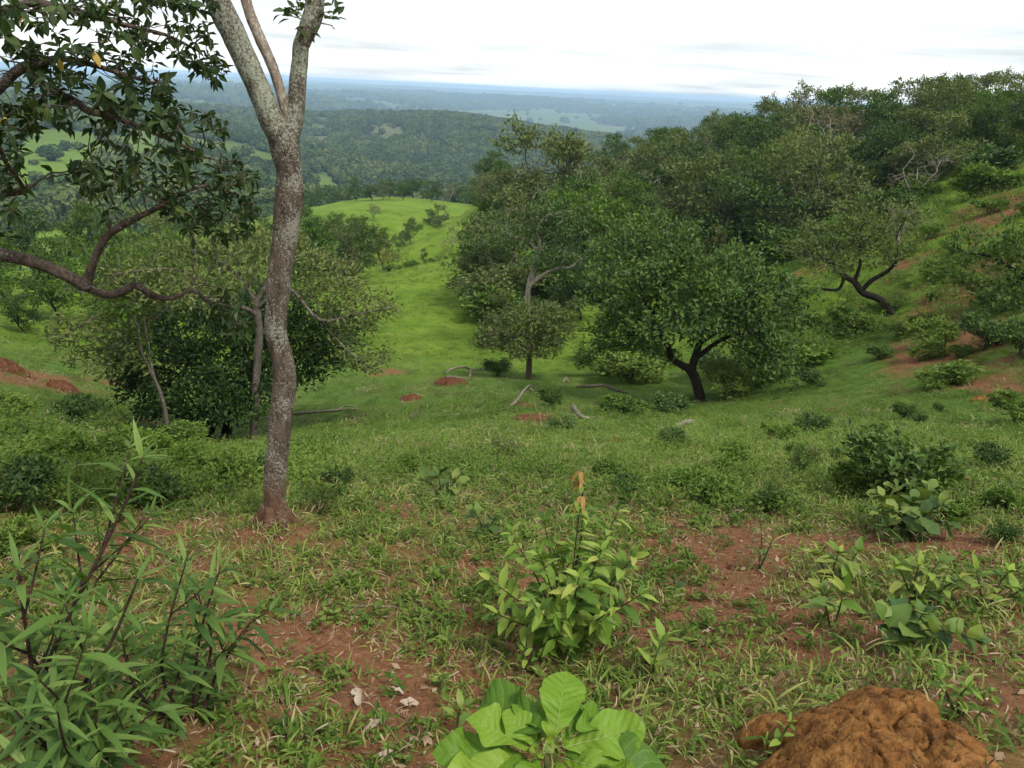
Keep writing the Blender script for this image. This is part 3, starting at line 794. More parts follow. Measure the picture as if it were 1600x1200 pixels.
WOOD = 'trees of the wooded hillside'
taken = []
HAND = [  # kind, px, py of foot, distance, height in px, label
 ('olive', 845, 420, 58, 205, 'large pale olive tree with wide spreading crown at the left end of the wooded hillside'),
 ('brown', 900, 400, 62, 175, 'brownish thin-leaved tree just right of the large pale olive tree on the hillside'),
 ('dark', 762, 440, 46, 105, 'dark upright tree at the very left edge of the wood beside the green shoulder'),
 ('bare', 790, 380, 66, 110, 'grey leafless tree with bare limbs at the left edge of the wood'),
 ('green', 1190, 335, 56, 150, 'green domed tree with a visible dark trunk in the middle of the wooded slope'),
 ('olive', 1285, 320, 55, 150, 'broad olive green domed tree right of the visible dark trunk mid slope'),
 ('yellow', 1105, 390, 47, 105, 'tree with yellowing brown leaves behind the big round dark tree'),
 ('bare', 1050, 410, 45, 85, 'pale bare-twigged small tree between the dark crowns behind the big round tree'),
 ('bare', 1420, 300, 50, 120, 'leafless grey tree with tangled pale branches above the leaning dark tree'),
 ('bare', 1395, 370, 40, 95, 'thin half-bare tree with pale twigs just behind the leaning dark tree'),
 ('green', 980, 250, 96, 78, 'rounded green tree crown standing out against the far blue plain'),
 ('yellow', 1588, 212, 84, 82, 'tree with rust-coloured leaves on the skyline at the right edge'),
 ('bright', 1130, 400, 44, 80, 'light green bushy tree directly behind the big round dark tree'),
 ('dark', 990, 420, 50, 130, 'dark green leafy tree left behind the big round dark tree'),
 ('olive', 1225, 470, 30, 75, 'pale yellow-green bush tree at the right side of the big round dark tree'),
 ('olive', 775, 500, 38, 62, 'pale olive bushy tree left of the pale twisting limbs'),
 ('dark', 910, 470, 40, 110, 'dark tree thicket just right of the pale twisting limbs'),
 ('green', 1480, 250, 62, 95, 'green tree standing at the upper edge of the red slope'),
 ('dark', 1595, 262, 56, 110, 'dark tall tree at the upper right edge of the red slope'),
 ('dark', 1540, 245, 62, 92, 'dark tree beside the tall one at the upper right edge of the red slope'),
 ('green', 1395, 235, 72, 110, 'dense green tree behind the leafless grey tree'),
 ('olive', 1075, 300, 78, 120, 'olive tree with yellowish top halfway up the wooded slope'),
]
for (k, px, py, d, h, lb) in HAND:
    b, o = pix_tree(k, px, py, d, h, lb, WOOD); taken.append(b[:2])

gT = np.random.default_rng(77)
def fpx(p):
    v = p - CAM; k = np.dot(v, FWD)
    return 800 + F_PX * np.dot(v, RGT) / k, 600 - F_PX * np.dot(v, UPV) / k
RMIN = ([0, 740, 765, 900, 1000, 1200, 1350, 1500, 1600, 1800], [46, 46, 42, 43, 47, 50, 53, 56, 58, 62])
ROWN = {0: 'at the foot of the wooded hillside', 1: 'in the middle of the wooded hillside', 2: 'high on the wooded hillside', 3: 'along the skyline of the wooded hillside'}
KN = {'dark': 'dark green leafy tree', 'green': 'mid green rounded tree', 'olive': 'olive green rounded tree', 'bright': 'light green bushy tree', 'brown': 'brownish thin-leaved tree', 'yellow': 'tree with yellowing leaves', 'bare': 'bare pale-branched tree'}
ORD = ['', 'first', 'second', 'third', 'fourth', 'fifth', 'sixth', 'seventh', 'eighth', 'ninth', 'tenth', 'eleventh', 'twelfth', 'thirteenth', 'fourteenth', 'fifteenth', 'sixteenth', 'seventeenth', 'eighteenth', 'nineteenth']
def ordinal(n):
    if n < 20: return ORD[n]
    t = {2: 'twenty', 3: 'thirty', 4: 'forty', 5: 'fifty'}[n // 10]
    return (t.replace('y', 'ieth') if n % 10 == 0 else t + '-' + ORD[n % 10])
cand = []
for tries in range(6000):
    if len(cand) >= 190: break
    az = gT.uniform(-0.075, 0.64); r_ = math.sqrt(gT.uniform(42 ** 2, 122 ** 2))
    x, y = r_ * math.sin(az), r_ * math.cos(az)
    b = on(x, y, -0.12)
    px, py = fpx(b)
    if px < 757 + max(0, (75 - r_)) * 0.3 or px > 1660 or r_ < np.interp(px, *RMIN): continue
    sp = 3.4 if r_ < 75 else 4.0
    if any((x - q[0]) ** 2 + (y - q[1]) ** 2 < sp * sp for q in taken): continue
    taken.append((x, y))
    k = gT.choice(list(KINDS), p=[0.13, 0.22, 0.31, 0.10, 0.14, 0.04, 0.06])
    row = 0 if r_ < 60 else (1 if r_ < 78 else (2 if r_ < 95 else 3))
    cand.append((r_, k, b, gT.uniform(0.85, 1.15) * float(np.interp(px, [1200, 1450, 1650], [1.0, .84, .66])), gT.uniform(0.75, 1.0), row, px, py))
cover = np.zeros((300, 420), bool); CY, CX = np.mgrid[0:300, 0:420]; CX = CX * 4; CY = CY * 4
kept = []
hand_c = [(math.hypot(*P3(px, py, d)[:2]), px, py, h) for (k, px, py, d, h, lb) in HAND] + [(21, 1080, 560, 190), (30, 1340, 460, 110)]
for it in sorted([('h',) + q for q in hand_c] + [('c',) + q for q in cand], key=lambda q: q[1]):
    if it[0] == 'h': r_, px, py, hp = it[1:]; 
    else: r_, k, b, s_, st_, row, px, py = it[1:]; hp = 7 * s_ * st_ * F_PX / depth(b)
    m_ = ((CX - px) / (hp * 0.36)) ** 2 + ((CY - (py - hp * 0.58)) / (hp * 0.36)) ** 2 < 1
    vis_ = (m_ & ~cover).sum()
    m2 = ((CX - px) / (hp * 0.30)) ** 2 + ((CY - (py - hp * 0.55)) / (hp * 0.34)) ** 2 < 1
    if it[0] == 'c' and vis_ < 8: continue
    cover |= m2
    if it[0] == 'c': kept.append(it[1:])
cnt = {}
for q in sorted(kept, key=lambda q: q[6]):
    r_, k, b, s_, st_, row, px, py = q
    cnt[(k, row)] = cnt.get((k, row), 0) + 1
    many = sum(1 for z_ in kept if z_[1] == k and z_[5] == row) > 1
    lb = KN[k] + ' ' + ROWN[row]
    if many: lb = ordinal(cnt[(k, row)]) + ' from the left, ' + lb
    copy_tree(k, b, s_, lb, WOOD, stretch=st_)
print('wood', len(kept))

# ------------------------------------------------------------------ trees around the green shoulders and in the left hollow
FIELD = [
 ('green', 640, 352, 112, 46, 'lone round tree in the dip between the two bright green shoulders'),
 ('olive', 690, 332, 125, 38, 'small olive tree right of the lone round tree on the far green shoulder'),
 ('bright', 672, 330, 126, 26, 'low light green tree between the lone round tree and the olive one'),
 ('brown', 702, 402, 82, 52, 'thin brownish tree standing behind the near green shoulder'),
 ('dark', 663, 410, 80, 18, 'tiny dark bush tree at the left foot of the thin brownish tree'),
 ('bright', 735, 398, 74, 30, 'light green bushy tree where the near green shoulder meets the wood'),
 ('yellow', 600, 424, 66, 60, 'tree with pale tan blossom-like top left of the near green shoulder'),
 ('green', 568, 432, 66, 66, 'leafy green tree left of the tan-topped tree'),
 ('green', 540, 420, 78, 52, 'rounded green tree between the lichen trunk and the tan-topped tree, farther back'),
 ('bright', 520, 400, 92, 45, 'light green feathery tree beyond the lichen-spotted trunk'),
 ('dark', 500, 440, 60, 70, 'dark glossy tree just right of the lichen-spotted trunk'),
 ('olive', 545, 365, 110, 26, 'grey-green low tree on the far left green shoulder'),
 ('brown', 584, 345, 124, 30, 'small greyish tree on the crest of the far green shoulder'),
 ('dark', 608, 372, 104, 16, 'small dark bush tree in the fold of the far green shoulder'),
 ('dark', 42, 525, 32, 80, 'small dark tree on the lit grass at the left edge'),
 ('green', 95, 500, 37, 135, 'feathery green tree behind the pale branches at the left'),
 ('bright', 15, 490, 42, 125, 'light green tree at the far left edge above the small dark one'),
 ('green', 200, 510, 35, 165, 'tall green tree rising behind the wide umbrella tree on its left'),
 ('bright', 290, 500, 40, 150, 'light green tree crown behind the wide umbrella tree'),
 ('olive', 375, 500, 38, 150, 'olive tree crown behind the wide umbrella tree near the lichen trunk'),
 ('green', 150, 470, 52, 130, 'green tree farther back above the tall green tree at left'),
 ('dark', 60, 450, 58, 110, 'dark tree in the left hollow beyond the light green one'),
 ('green', 330, 450, 58, 115, 'green tree far behind the umbrella tree'),
 ('dark', 435, 450, 58, 105, 'dark tree half hidden behind the lichen-spotted trunk'),
 ('olive', 240, 455, 56, 120, 'olive tree far back between the tall green tree and the umbrella tree'),
 ('bright', 485, 470, 47, 95, 'light green bushy tree right behind the lichen-spotted trunk'),
 ('olive', 530, 455, 52, 80, 'olive round tree at the right rim of the umbrella tree'),
 ('dark', 555, 445, 56, 62, 'dark round tree left of the bright strip of pasture'),
 ('green', 0, 440, 70, 95, 'green tree at the left edge beyond the hollow'),
 ('dark', 110, 430, 75, 85, 'dark tree beyond the hollow at left, lower than the pasture'),
 ('green', 395, 425, 72, 75, 'green tree beyond the hollow left of the lichen trunk'),
 ('bright', 190, 425, 78, 80, 'light tree beyond the hollow above the umbrella tree'),
 ('dark', 285, 420, 82, 75, 'dark tree beyond the hollow above the umbrella tree'),
 ('dark', 30, 415, 100, 70, 'dark tree on the valley brink at the left edge'),
 ('green', 470, 405, 90, 55, 'small green tree beyond the lichen trunk on its right'),
 ('dark', 500, 385, 105, 44, 'small dark tree on the far left flank of the green shoulder'),
 ('bright', 590, 400, 84, 34, 'light bushy tree in the fold left of the far shoulder'),
 ('green', 622, 396, 86, 26, 'low green tree at the foot of the far shoulder'),
]
for (k, px, py, d, h, lb) in FIELD:
    pix_tree(k, px, py, d, h * (1.35 if 465 < px < 612 and 46 < d < 95 else 1.0), lb, 'trees around the green shoulders')
gR = np.random.default_rng(5)
rowk = ['dark', 'green', 'dark', 'dark', 'green', 'bright', 'dark', 'green', 'dark', 'olive', 'dark', 'green', 'bright', 'dark', 'bright', 'green', 'dark', 'brown', 'dark', 'green', 'dark', 'dark']
for i, k in enumerate(rowk):
    px = 478 + i * 13.0 + gR.uniform(-5, 5)
    pix_tree(k, px, 322 - 0.03 * (px - 480) + gR.uniform(-4, 4), gR.uniform(150, 185), gR.uniform(24, 36), ordinal(i + 1) + ' tree from the left in the dark row beyond the far green shoulder', 'row of trees beyond the far green shoulder')

# ------------------------------------------------------------------ far woods (uncountable)
def blob(seed, leaf, n=150, tint=.5):
    g = np.random.default_rng(seed)
    d = unit(g.normal(0, 1, (n, 3))); d[:, 2] = np.abs(d[:, 2]) * 1.0 - 0.25; d = unit(d)
    bump = 0.78 + 0.42 * vnoise(d[:, 0] * 2.2 + seed, d[:, 1] * 2.2 + d[:, 2] * 2, seed)
    P = d * bump[:, None] * np.array([1, 1, 0.8]) + np.array([0, 0, 0.75])
    mbx = MB()
    D = unit(np.cross(d, g.normal(0, 1, d.shape))); ln = g.uniform(0.32, 0.6, n)
    leafcloud(mbx, P - D * ln[:, None] / 2, D, d + g.normal(0, 0.35, d.shape), ln, ln * 0.7, np.clip(g.normal(tint, 0.15, n), 0, 1))
    # inner mass so the crown is not see-through
    th = np.linspace(0, math.pi, 6); ph = np.linspace(0, 2 * math.pi, 9)[:-1]
    Vb = np.array([[math.sin(a) * math.cos(b) * 0.68, math.sin(a) * math.sin(b) * 0.68, 0.7 + 0.6 * math.cos(a)] for a in th for b in ph])
    Qb = [(i * 8 + j, i * 8 + (j + 1) % 8, i * 8 + 8 + (j + 1) % 8, i * 8 + 8 + j) for i in range(5) for j in range(8)]
    mbx.add(Vb, Qb, None, tint * .6)
    return mbx.mesh('far_tree', leaf, smooth_shade=False)
BL = [blob(201, G_FAR, tint=.25), blob(202, G_FAR, tint=.42), blob(203, G_FAR, tint=.58), blob(204, G_FAR, tint=.8)]

Evis = np.maximum.accumulate(np.where(GR[:, :300] > 1, (GZ[:, :300] - EYE) / np.maximum(GR[:, :300], 1), -9), axis=0)
def visible(x, y, z, h):
    r_ = np.hypot(x, y); az = np.arctan2(x, y)
    ia = np.clip(((az - naz_in[0]) / (naz_in[1] - naz_in[0])).astype(int), 0, 299)
    ir = np.clip(np.searchsorted(rs, r_ * 0.97) - 1, 1, len(rs) - 1)
    return (z + h - EYE) / r_ > Evis[ir, ia] - 0.0005

def far_wood(name, label, r0, r1, n, size, seed, thr=0.5):
    g = np.random.default_rng(seed)
    az = g.uniform(-0.62, 0.62, n); r_ = np.sqrt(g.uniform(r0 ** 2, r1 ** 2, n))
    x, y = r_ * np.sin(az), r_ * np.cos(az)
    k = woodness(x, y) + g.normal(0, 0.1, n) > thr * (1 - 0.85 * (g.random(n) < 0.06))
    x, y = x[k], y[k]; z = height(x, y)
    k = visible(x, y, z, size * 1.6); x, y, z = x[k], y[k], z[k]
    n = len(x); pn = fbm(x / (size * 14), y / (size * 14), 63, 4); s = size * g.uniform(0.5, 1.3, n) * (0.65 + 0.8 * pn)
    ix = np.clip(((pn - 0.3) / 0.4 + g.normal(0, 0.22, n)) * 4, 0, 3.99).astype(int)
    print(name, n)
    return scatter(name, label, np.c_[x, y, z - 0.15 * s], np.c_[np.zeros(n), np.zeros(n), g.uniform(0, 6.28, n)], np.c_[s, s, s * g.uniform(0.8, 1.25, n)], ix, BL)

far_wood('far_wood', 'dark woodland covering the opposite hill and valley sides', 190, 1650, 90000, 3.8, 61)
far_wood('distant_wood', 'blue-green woodland patches on the distant plain', 1650, 6000, 60000, 11, 62, 0.55)

# ================================================================== ground cover
GRASS = leafmat('grass', [(0, (0.038, 0.075, 0.009)), (0.45, (0.095, 0.160, 0.022)), (0.8, (0.175, 0.225, 0.045)), (1, (0.30, 0.27, 0.11))], trans=0.3, rough=0.6, spec=0.15, vary=0.5)
GRASS_FAR = leafmat('grass_far', [(0, (0.052, 0.102, 0.009)), (0.5, (0.10, 0.172, 0.014)), (1, (0.165, 0.21, 0.032))], trans=0.3, rough=0.6, spec=0.15, vary=0.7)
WEED = leafmat('weed', [(0, (0.026, 0.062, 0.009)), (0.5, (0.066, 0.125, 0.017)), (1, (0.14, 0.195, 0.038))], trans=0.3, vary=0.6)
DRY = leafmat('dry_litter', [(0, (0.06, 0.035, 0.02)), (0.5, (0.17, 0.11, 0.065)), (1, (0.34, 0.27, 0.18))], trans=0.1, rough=0.8, spec=0.1, vary=0.8, tcol=(1, 0.8, 0.6))

def tuft(seed, n, ln, wd, spread, mat, lie=0.8, tint=0.45, sd=0.25):
    g = np.random.default_rng(seed); mbx = MB()
    for i in range(n):
        a = g.uniform(0, 6.28); b = np.array([g.normal(0, spread), g.normal(0, spread), -0.004])
        l = ln * g.uniform(0.5, 1.3); w_ = wd * g.uniform(0.7, 1.2)
        out_ = np.array([math.cos(a), math.sin(a), 0.0]); side = np.array([-out_[1], out_[0], 0.0])
        k = lie * g.uniform(0.5, 1.4)
        ts = np.array([0, 0.35, 0.7, 1.0])
        ang = 1.35 - k * ts * 1.3
        ctr = b + np.cumsum(np.vstack([np.zeros(3)] + [(out_ * math.cos(q) + np.array([0, 0, math.sin(q)])) * l * 0.34 for q in ang[1:]]), axis=0)
        ws = w_ * np.array([0.7, 1.0, 0.7, 0.0])
        V_ = np.vstack([np.stack([ctr[j] - side * ws[j] / 2, ctr[j] + side * ws[j] / 2]) for j in range(3)] + [ctr[3][None]])
        mbx.add(V_, [(0, 1, 3, 2), (2, 3, 5, 4)], [(4, 5, 6)], float(np.clip(g.normal(tint, sd), 0, 1)))
    return mbx.mesh('grass_tuft', mat)

def weedlet(seed, n, h, size, mat, aspect=0.5, spread=0.5, tint=0.5):
    g = np.random.default_rng(seed); mbx = MB()
    d = unit(np.c_[g.normal(0, 1, (n, 2)), g.uniform(0.1, 1.0, n)])
    P = np.c_[g.normal(0, h * spread, (n, 2)), h * g.random(n) ** 0.7]
    ln = size * g.uniform(0.6, 1.3, n)
    leafcloud(mbx, P, unit(d + unit(np.c_[P[:, :2], np.zeros(n)]) * 0.6), np.array([0, 0, 1.0]) + g.normal(0, 0.35, (n, 3)), ln, ln * aspect, np.clip(g.normal(tint, 0.25, n), 0, 1))
    for i in range(3):
        e = P[i]; tube(mbx, [np.array([0, 0, -0.02]), e * 0.5 + np.array([0, 0, 0.1 * h]), e], [size * 0.03, size * 0.025, size * 0.015], 3, 0.1, cap=False)
    return mbx.mesh('weed', mat, smooth_shade=False)

def sampler(n, r0, r1, seed, azr=(-0.64, 0.64), p=1.0):
    g = np.random.default_rng(seed)
    r_ = (r0 ** p + g.random(n) * (r1 ** p - r0 ** p)) ** (1 / p)
    az = g.uniform(*azr, n) * np.interp(r_, [1, 2, 4, 7, 14], [1.9, 1.75, 1.45, 1.22, 1.0])
    return g, r_ * np.sin(az), r_ * np.cos(az)

def lay(name, label, g, x, y, s, protos, tilt=0.25, dz=0.0, vis=None, patch=None):
    z = height(x, y)
    if vis is not None:
        k = visible(x, y, z, vis); x, y, z, s = x[k], y[k], z[k], s[k]
    n = len(x)
    ix = g.integers(0, len(protos), n)
    if patch:      # like plants grow together
        ix = np.clip(((fbm(x / patch, y / patch, 52, 3) - 0.28) / 0.44 + g.normal(0, 0.13, n)) * len(protos), 0, len(protos) - 0.01).astype(int)
    return scatter(name, label, np.c_[x, y, z + dz], np.c_[g.normal(0, tilt, n), g.normal(0, tilt, n), g.uniform(0, 6.28, n)], np.c_[s, s, s * g.uniform(0.75, 1.2, n)], ix, protos)

TN = [tuft(301 + i, 11, 0.088, 0.0078, 0.03, GRASS, lie=1.35, tint=.58) for i in range(4)] + [tuft(306 + i, 10, 0.062, 0.007, 0.03, GRASS, lie=1.5, tint=.64) for i in range(3)]
g, x, y = sampler(31000, 1.15, 10.5, 401, p=1.4)
k = g.random(len(x)) > 0.28 + 0.66 * soilness(x, y) - 0.35 * (fbm(x * 2.5, y * 2.5, 44) > 0.55)
x, y = x[k], y[k]
lay('grass', 'creeping green grass over the red earth in the foreground', g, x, y, g.uniform(0.6, 1.25, len(x)), TN, 0.3)

TM = [tuft(311 + i, 28, 0.125, 0.012, 0.12, GRASS, lie=1.2, tint=.28 + .07 * i, sd=.18) for i in range(5)]
g, x, y = sampler(31000, 5.5, 36, 402, p=1.35)
k = (g.random(len(x)) > 0.12 + 0.8 * soilness(x, y))
x, y = x[k], y[k]
lay('meadow_grass', 'uneven grass covering the slope and hollow', g, x, y, g.uniform(0.5, 1.2, len(x)) * (0.7 + 0.6 * fbm(x / 3, y / 3, 45)) * np.interp(np.hypot(x, y), [5.5, 11, 18, 36], [.7, .7, .5, .5]), TM, 0.25, vis=0.2, patch=2.5)

TF = [tuft(321 + i, 30, 0.26, 0.03, 0.26, GRASS_FAR, lie=1.2, tint=.35 + .1 * i) for i in range(4)]
g, x, y = sampler(26000, 30, 135, 403, p=1.2)
k = (g.random(len(x)) > 0.1 + 0.85 * soilness(x, y))
x, y = x[k], y[k]
lay('pasture', 'bright green pasture on the far shoulders', g, x, y, g.uniform(0.3, 0.8, len(x)), TF, 0.2, vis=0.25, patch=9)

WN = [weedlet(331 + i, 22, 0.035, 0.026, WEED, tint=.6 + .08 * i) for i in range(4)]
g, x, y = sampler(11500, 1.2, 8.5, 404, p=1.4)
k = g.random(len(x)) < 0.06 + 0.5 * smooth(0.52, 0.64, fbm(x * 1.3, y * 1.3, 47))
x, y = x[k], y[k]
lay('low_weeds', 'small broad-leaved weeds among the grass', g, x, y, g.uniform(0.6, 1.5, len(x)), WN, 0.2)
WM = [weedlet(341 + i, 130, 0.17, 0.048, WEED, spread=0.8, tint=.42 + .11 * i, aspect=.45) for i in range(5)]
g, x, y = sampler(24000, 5.0, 34, 405, p=1.3)
az = np.arctan2(x, y); r_ = np.hypot(x, y)
dens = 0.07 + 0.62 * smooth(0.52, 0.64, fbm(x / 1.7, y / 1.7, 48)) * (1 - 0.6 * smooth(10, 20, r_) * (az < 0.15)) + 0.5 * (1 - smooth(9, 12, r_)) * (az < -0.25)
k = g.random(len(x)) < dens * np.where((r_ > 24) & (az < 0.12), 0.25, 1.0)
x, y = x[k], y[k]
lay('weeds', 'leafy weeds and seedlings over the slope', g, x, y, g.uniform(0.25, 0.8, len(x)) ** 1.2 * np.interp(np.hypot(x, y), [5, 12, 20], [1.1, .95, .9]) * np.where((np.arctan2(x, y) < -.2) & (np.hypot(x, y) < 13), 1.35, 1.0), WM, 0.15, vis=0.3, patch=2.0)
g, x, y = sampler(9000, 25, 110, 406, p=1.2)
k = g.random(len(x)) < 0.12 + 0.8 * (np.arctan2(x, y) > 0.22)
x, y = x[k], y[k]
lay('far_weeds', 'dark weed clumps dotting the pasture and red slope', g, x, y, np.where(np.arctan2(x, y) > 0.22, g.uniform(0.5, 2.4, len(x)), g.uniform(0.4, 1.5, len(x))), WM, 0.1, vis=0.4)
DL = [tuft(351 + i, 8, 0.045, 0.0035, 0.06, DRY, lie=1.15, tint=.5) for i in range(3)]
g, x, y = sampler(11500, 1.15, 7.5, 407, p=1.5)
lay('dry_grass', 'dry straw and grass stubble on the red earth', g, x, y, g.uniform(0.5, 1.4, len(x)), DL, 0.6, dz=-.004)
DM = [tuft(355 + i, 16, 0.10, 0.010, 0.13, DRY, lie=1.2, tint=.55) for i in range(3)]
g, x, y = sampler(5200, 6.5, 30, 409, p=1.3)
k = g.random(len(x)) < 0.1 + 0.9 * smooth(0.5, 0.62, fbm(x / 1.3, y / 1.3, 58))
x, y = x[k], y[k]
lay('dry_stubble', 'tan dead stalks in patches over the slope', g, x, y, g.uniform(0.4, 1.1, len(x)), DM, 0.3, vis=.2)
mbx = MB(); g = np.random.default_rng(8)
leafcloud(mbx, np.zeros((1, 3)), np.array([[0, 1.0, 0]]), np.array([[0, 0, 1.0]]), [0.05], [0.024], np.array([0.5]), fold=0.25, droop=-0.15)
LF = [mbx.mesh('litter_leaf', DRY, smooth_shade=False)]
g, x, y = sampler(4200, 1.15, 6.5, 408, p=1.4)
lay('leaf_litter', 'small brown dead leaves scattered on the earth', g, x, y, g.uniform(0.2, 0.95, len(x)) ** 1.3, LF, 0.35, dz=0.012)

def crumb(seed):
    g = np.random.default_rng(seed)
    th = np.linspace(0, math.pi, 5); ph = np.linspace(0, 2 * math.pi, 7)[:-1]
    Vb = np.array([[math.sin(a) * math.cos(b), math.sin(a) * math.sin(b), .7 * math.cos(a)] for a in th for b in ph]) * (0.7 + .6 * g.random((30, 1)))
    m_ = MB(); m_.add(Vb, [(i * 6 + j, i * 6 + (j + 1) % 6, i * 6 + 6 + (j + 1) % 6, i * 6 + 6 + j) for i in range(4) for j in range(6)], None, g.random())
    return m_.mesh('crumb', SOILC, smooth_shade=False)
SOILC = leafmat('soil_crumb', [(0, (0.06, 0.026, 0.014)), (0.5, (0.13, 0.06, 0.03)), (1, (0.24, 0.15, 0.09))], trans=0.0, rough=.95, spec=.05, vary=.9)
CR = [crumb(i) for i in range(4)]
g, x, y = sampler(7000, 1.15, 6.5, 411, p=1.4)
k = g.random(len(x)) < .25 + .75 * soilness(x, y)
x, y = x[k], y[k]
lay('soil_crumbs', 'crumbs and pebbles of red earth on the bare ground', g, x, y, .0025 + .009 * g.random(len(x)) ** 4, CR, 1.0, dz=.002)

# ================================================================== bushes: one thing each
def proto_bush(seed, leaf, h=0.7, w_=0.55, n=170, per=4.5, size=0.075, aspect=0.5, tint=0.5, bark=BARK_BROWN):
    g = np.random.default_rng(seed)
    paths = []
    for i in range(5):
        a = g.uniform(0, 6.28); e = np.array([math.cos(a) * w_ * g.uniform(.2, .5), math.sin(a) * w_ * g.uniform(.2, .5), h * g.uniform(.45, .8)])
        q = spline(np.array([(g.normal(0, .02), g.normal(0, .02), -0.05), e * 0.5 + np.array([0, 0, .06]), e]), 4)
        paths.append((q, np.linspace(0.012, 0.006, len(q)), None))
    lobes = [(np.array([math.cos(a) * w_ * .42, math.sin(a) * w_ * .42, h * g.uniform(.35, .75)]), (w_ * .4, w_ * .4, h * .26)) for a in g.uniform(0, 6.28, 6)]
    return make_tree('x', (0, 0, 0), paths, lobes, n, leaf, bark, step=0.06, kill=0.07, infl=0.4, per=per, spread=0.04, size=size, aspect=aspect, seed=seed, maxr=0.02, r_tip=0.002,
                     tint=tint, link=False, shell=0.3, lump=0)
BUSH = {
 'green': proto_bush(501, WEED, tint=.68, n=240, per=5, size=.075), 'dark': proto_bush(502, G_DARK, tint=.62, n=240, per=6, size=.065), 'light': proto_bush(503, G_BRIGHT, tint=.72, n=220, per=5, size=.08),
 'broad': proto_bush(504, G_BRIGHT, n=90, per=3.2, size=.15, aspect=.6, tint=.55, h=.6), 'fine': proto_bush(505, WEED, n=220, per=6, size=.05, aspect=.3, tint=.6, h=.8),
 'grey': proto_bush(506, G_OLIVE, n=120, per=2.5, size=.06, tint=.5),
}
BN = {'green': 'leafy_bush', 'dark': 'dark_bush', 'light': 'light_bush', 'broad': 'broadleaf_bush', 'fine': 'fine_leaved_bush', 'grey': 'greyish_bush'}
def bush(kind, px, py, hpx, label, group=None, wide=1.0, d=None):
    if d is None: b = at(px, py)
    else:
        q = P3(px, py, d); b = on(q[0], q[1])
    s = hpx * depth(b) / F_PX / 0.72
    root = empty(BN[kind], b + np.array([0, 0, -0.01])); root.scale = (s * wide, s * wide, s); root.rotation_euler = (0, 0, random.uniform(0, 6.28))
    for pn, me in zip(('stem', 'foliage'), BUSH[kind]):
        o = bpy.data.objects.new(pn, me); o.parent = root; col.objects.link(o)
        if pn == 'foliage': o['kind'] = 'stuff'
    return tag(root, label, 'bush', group)

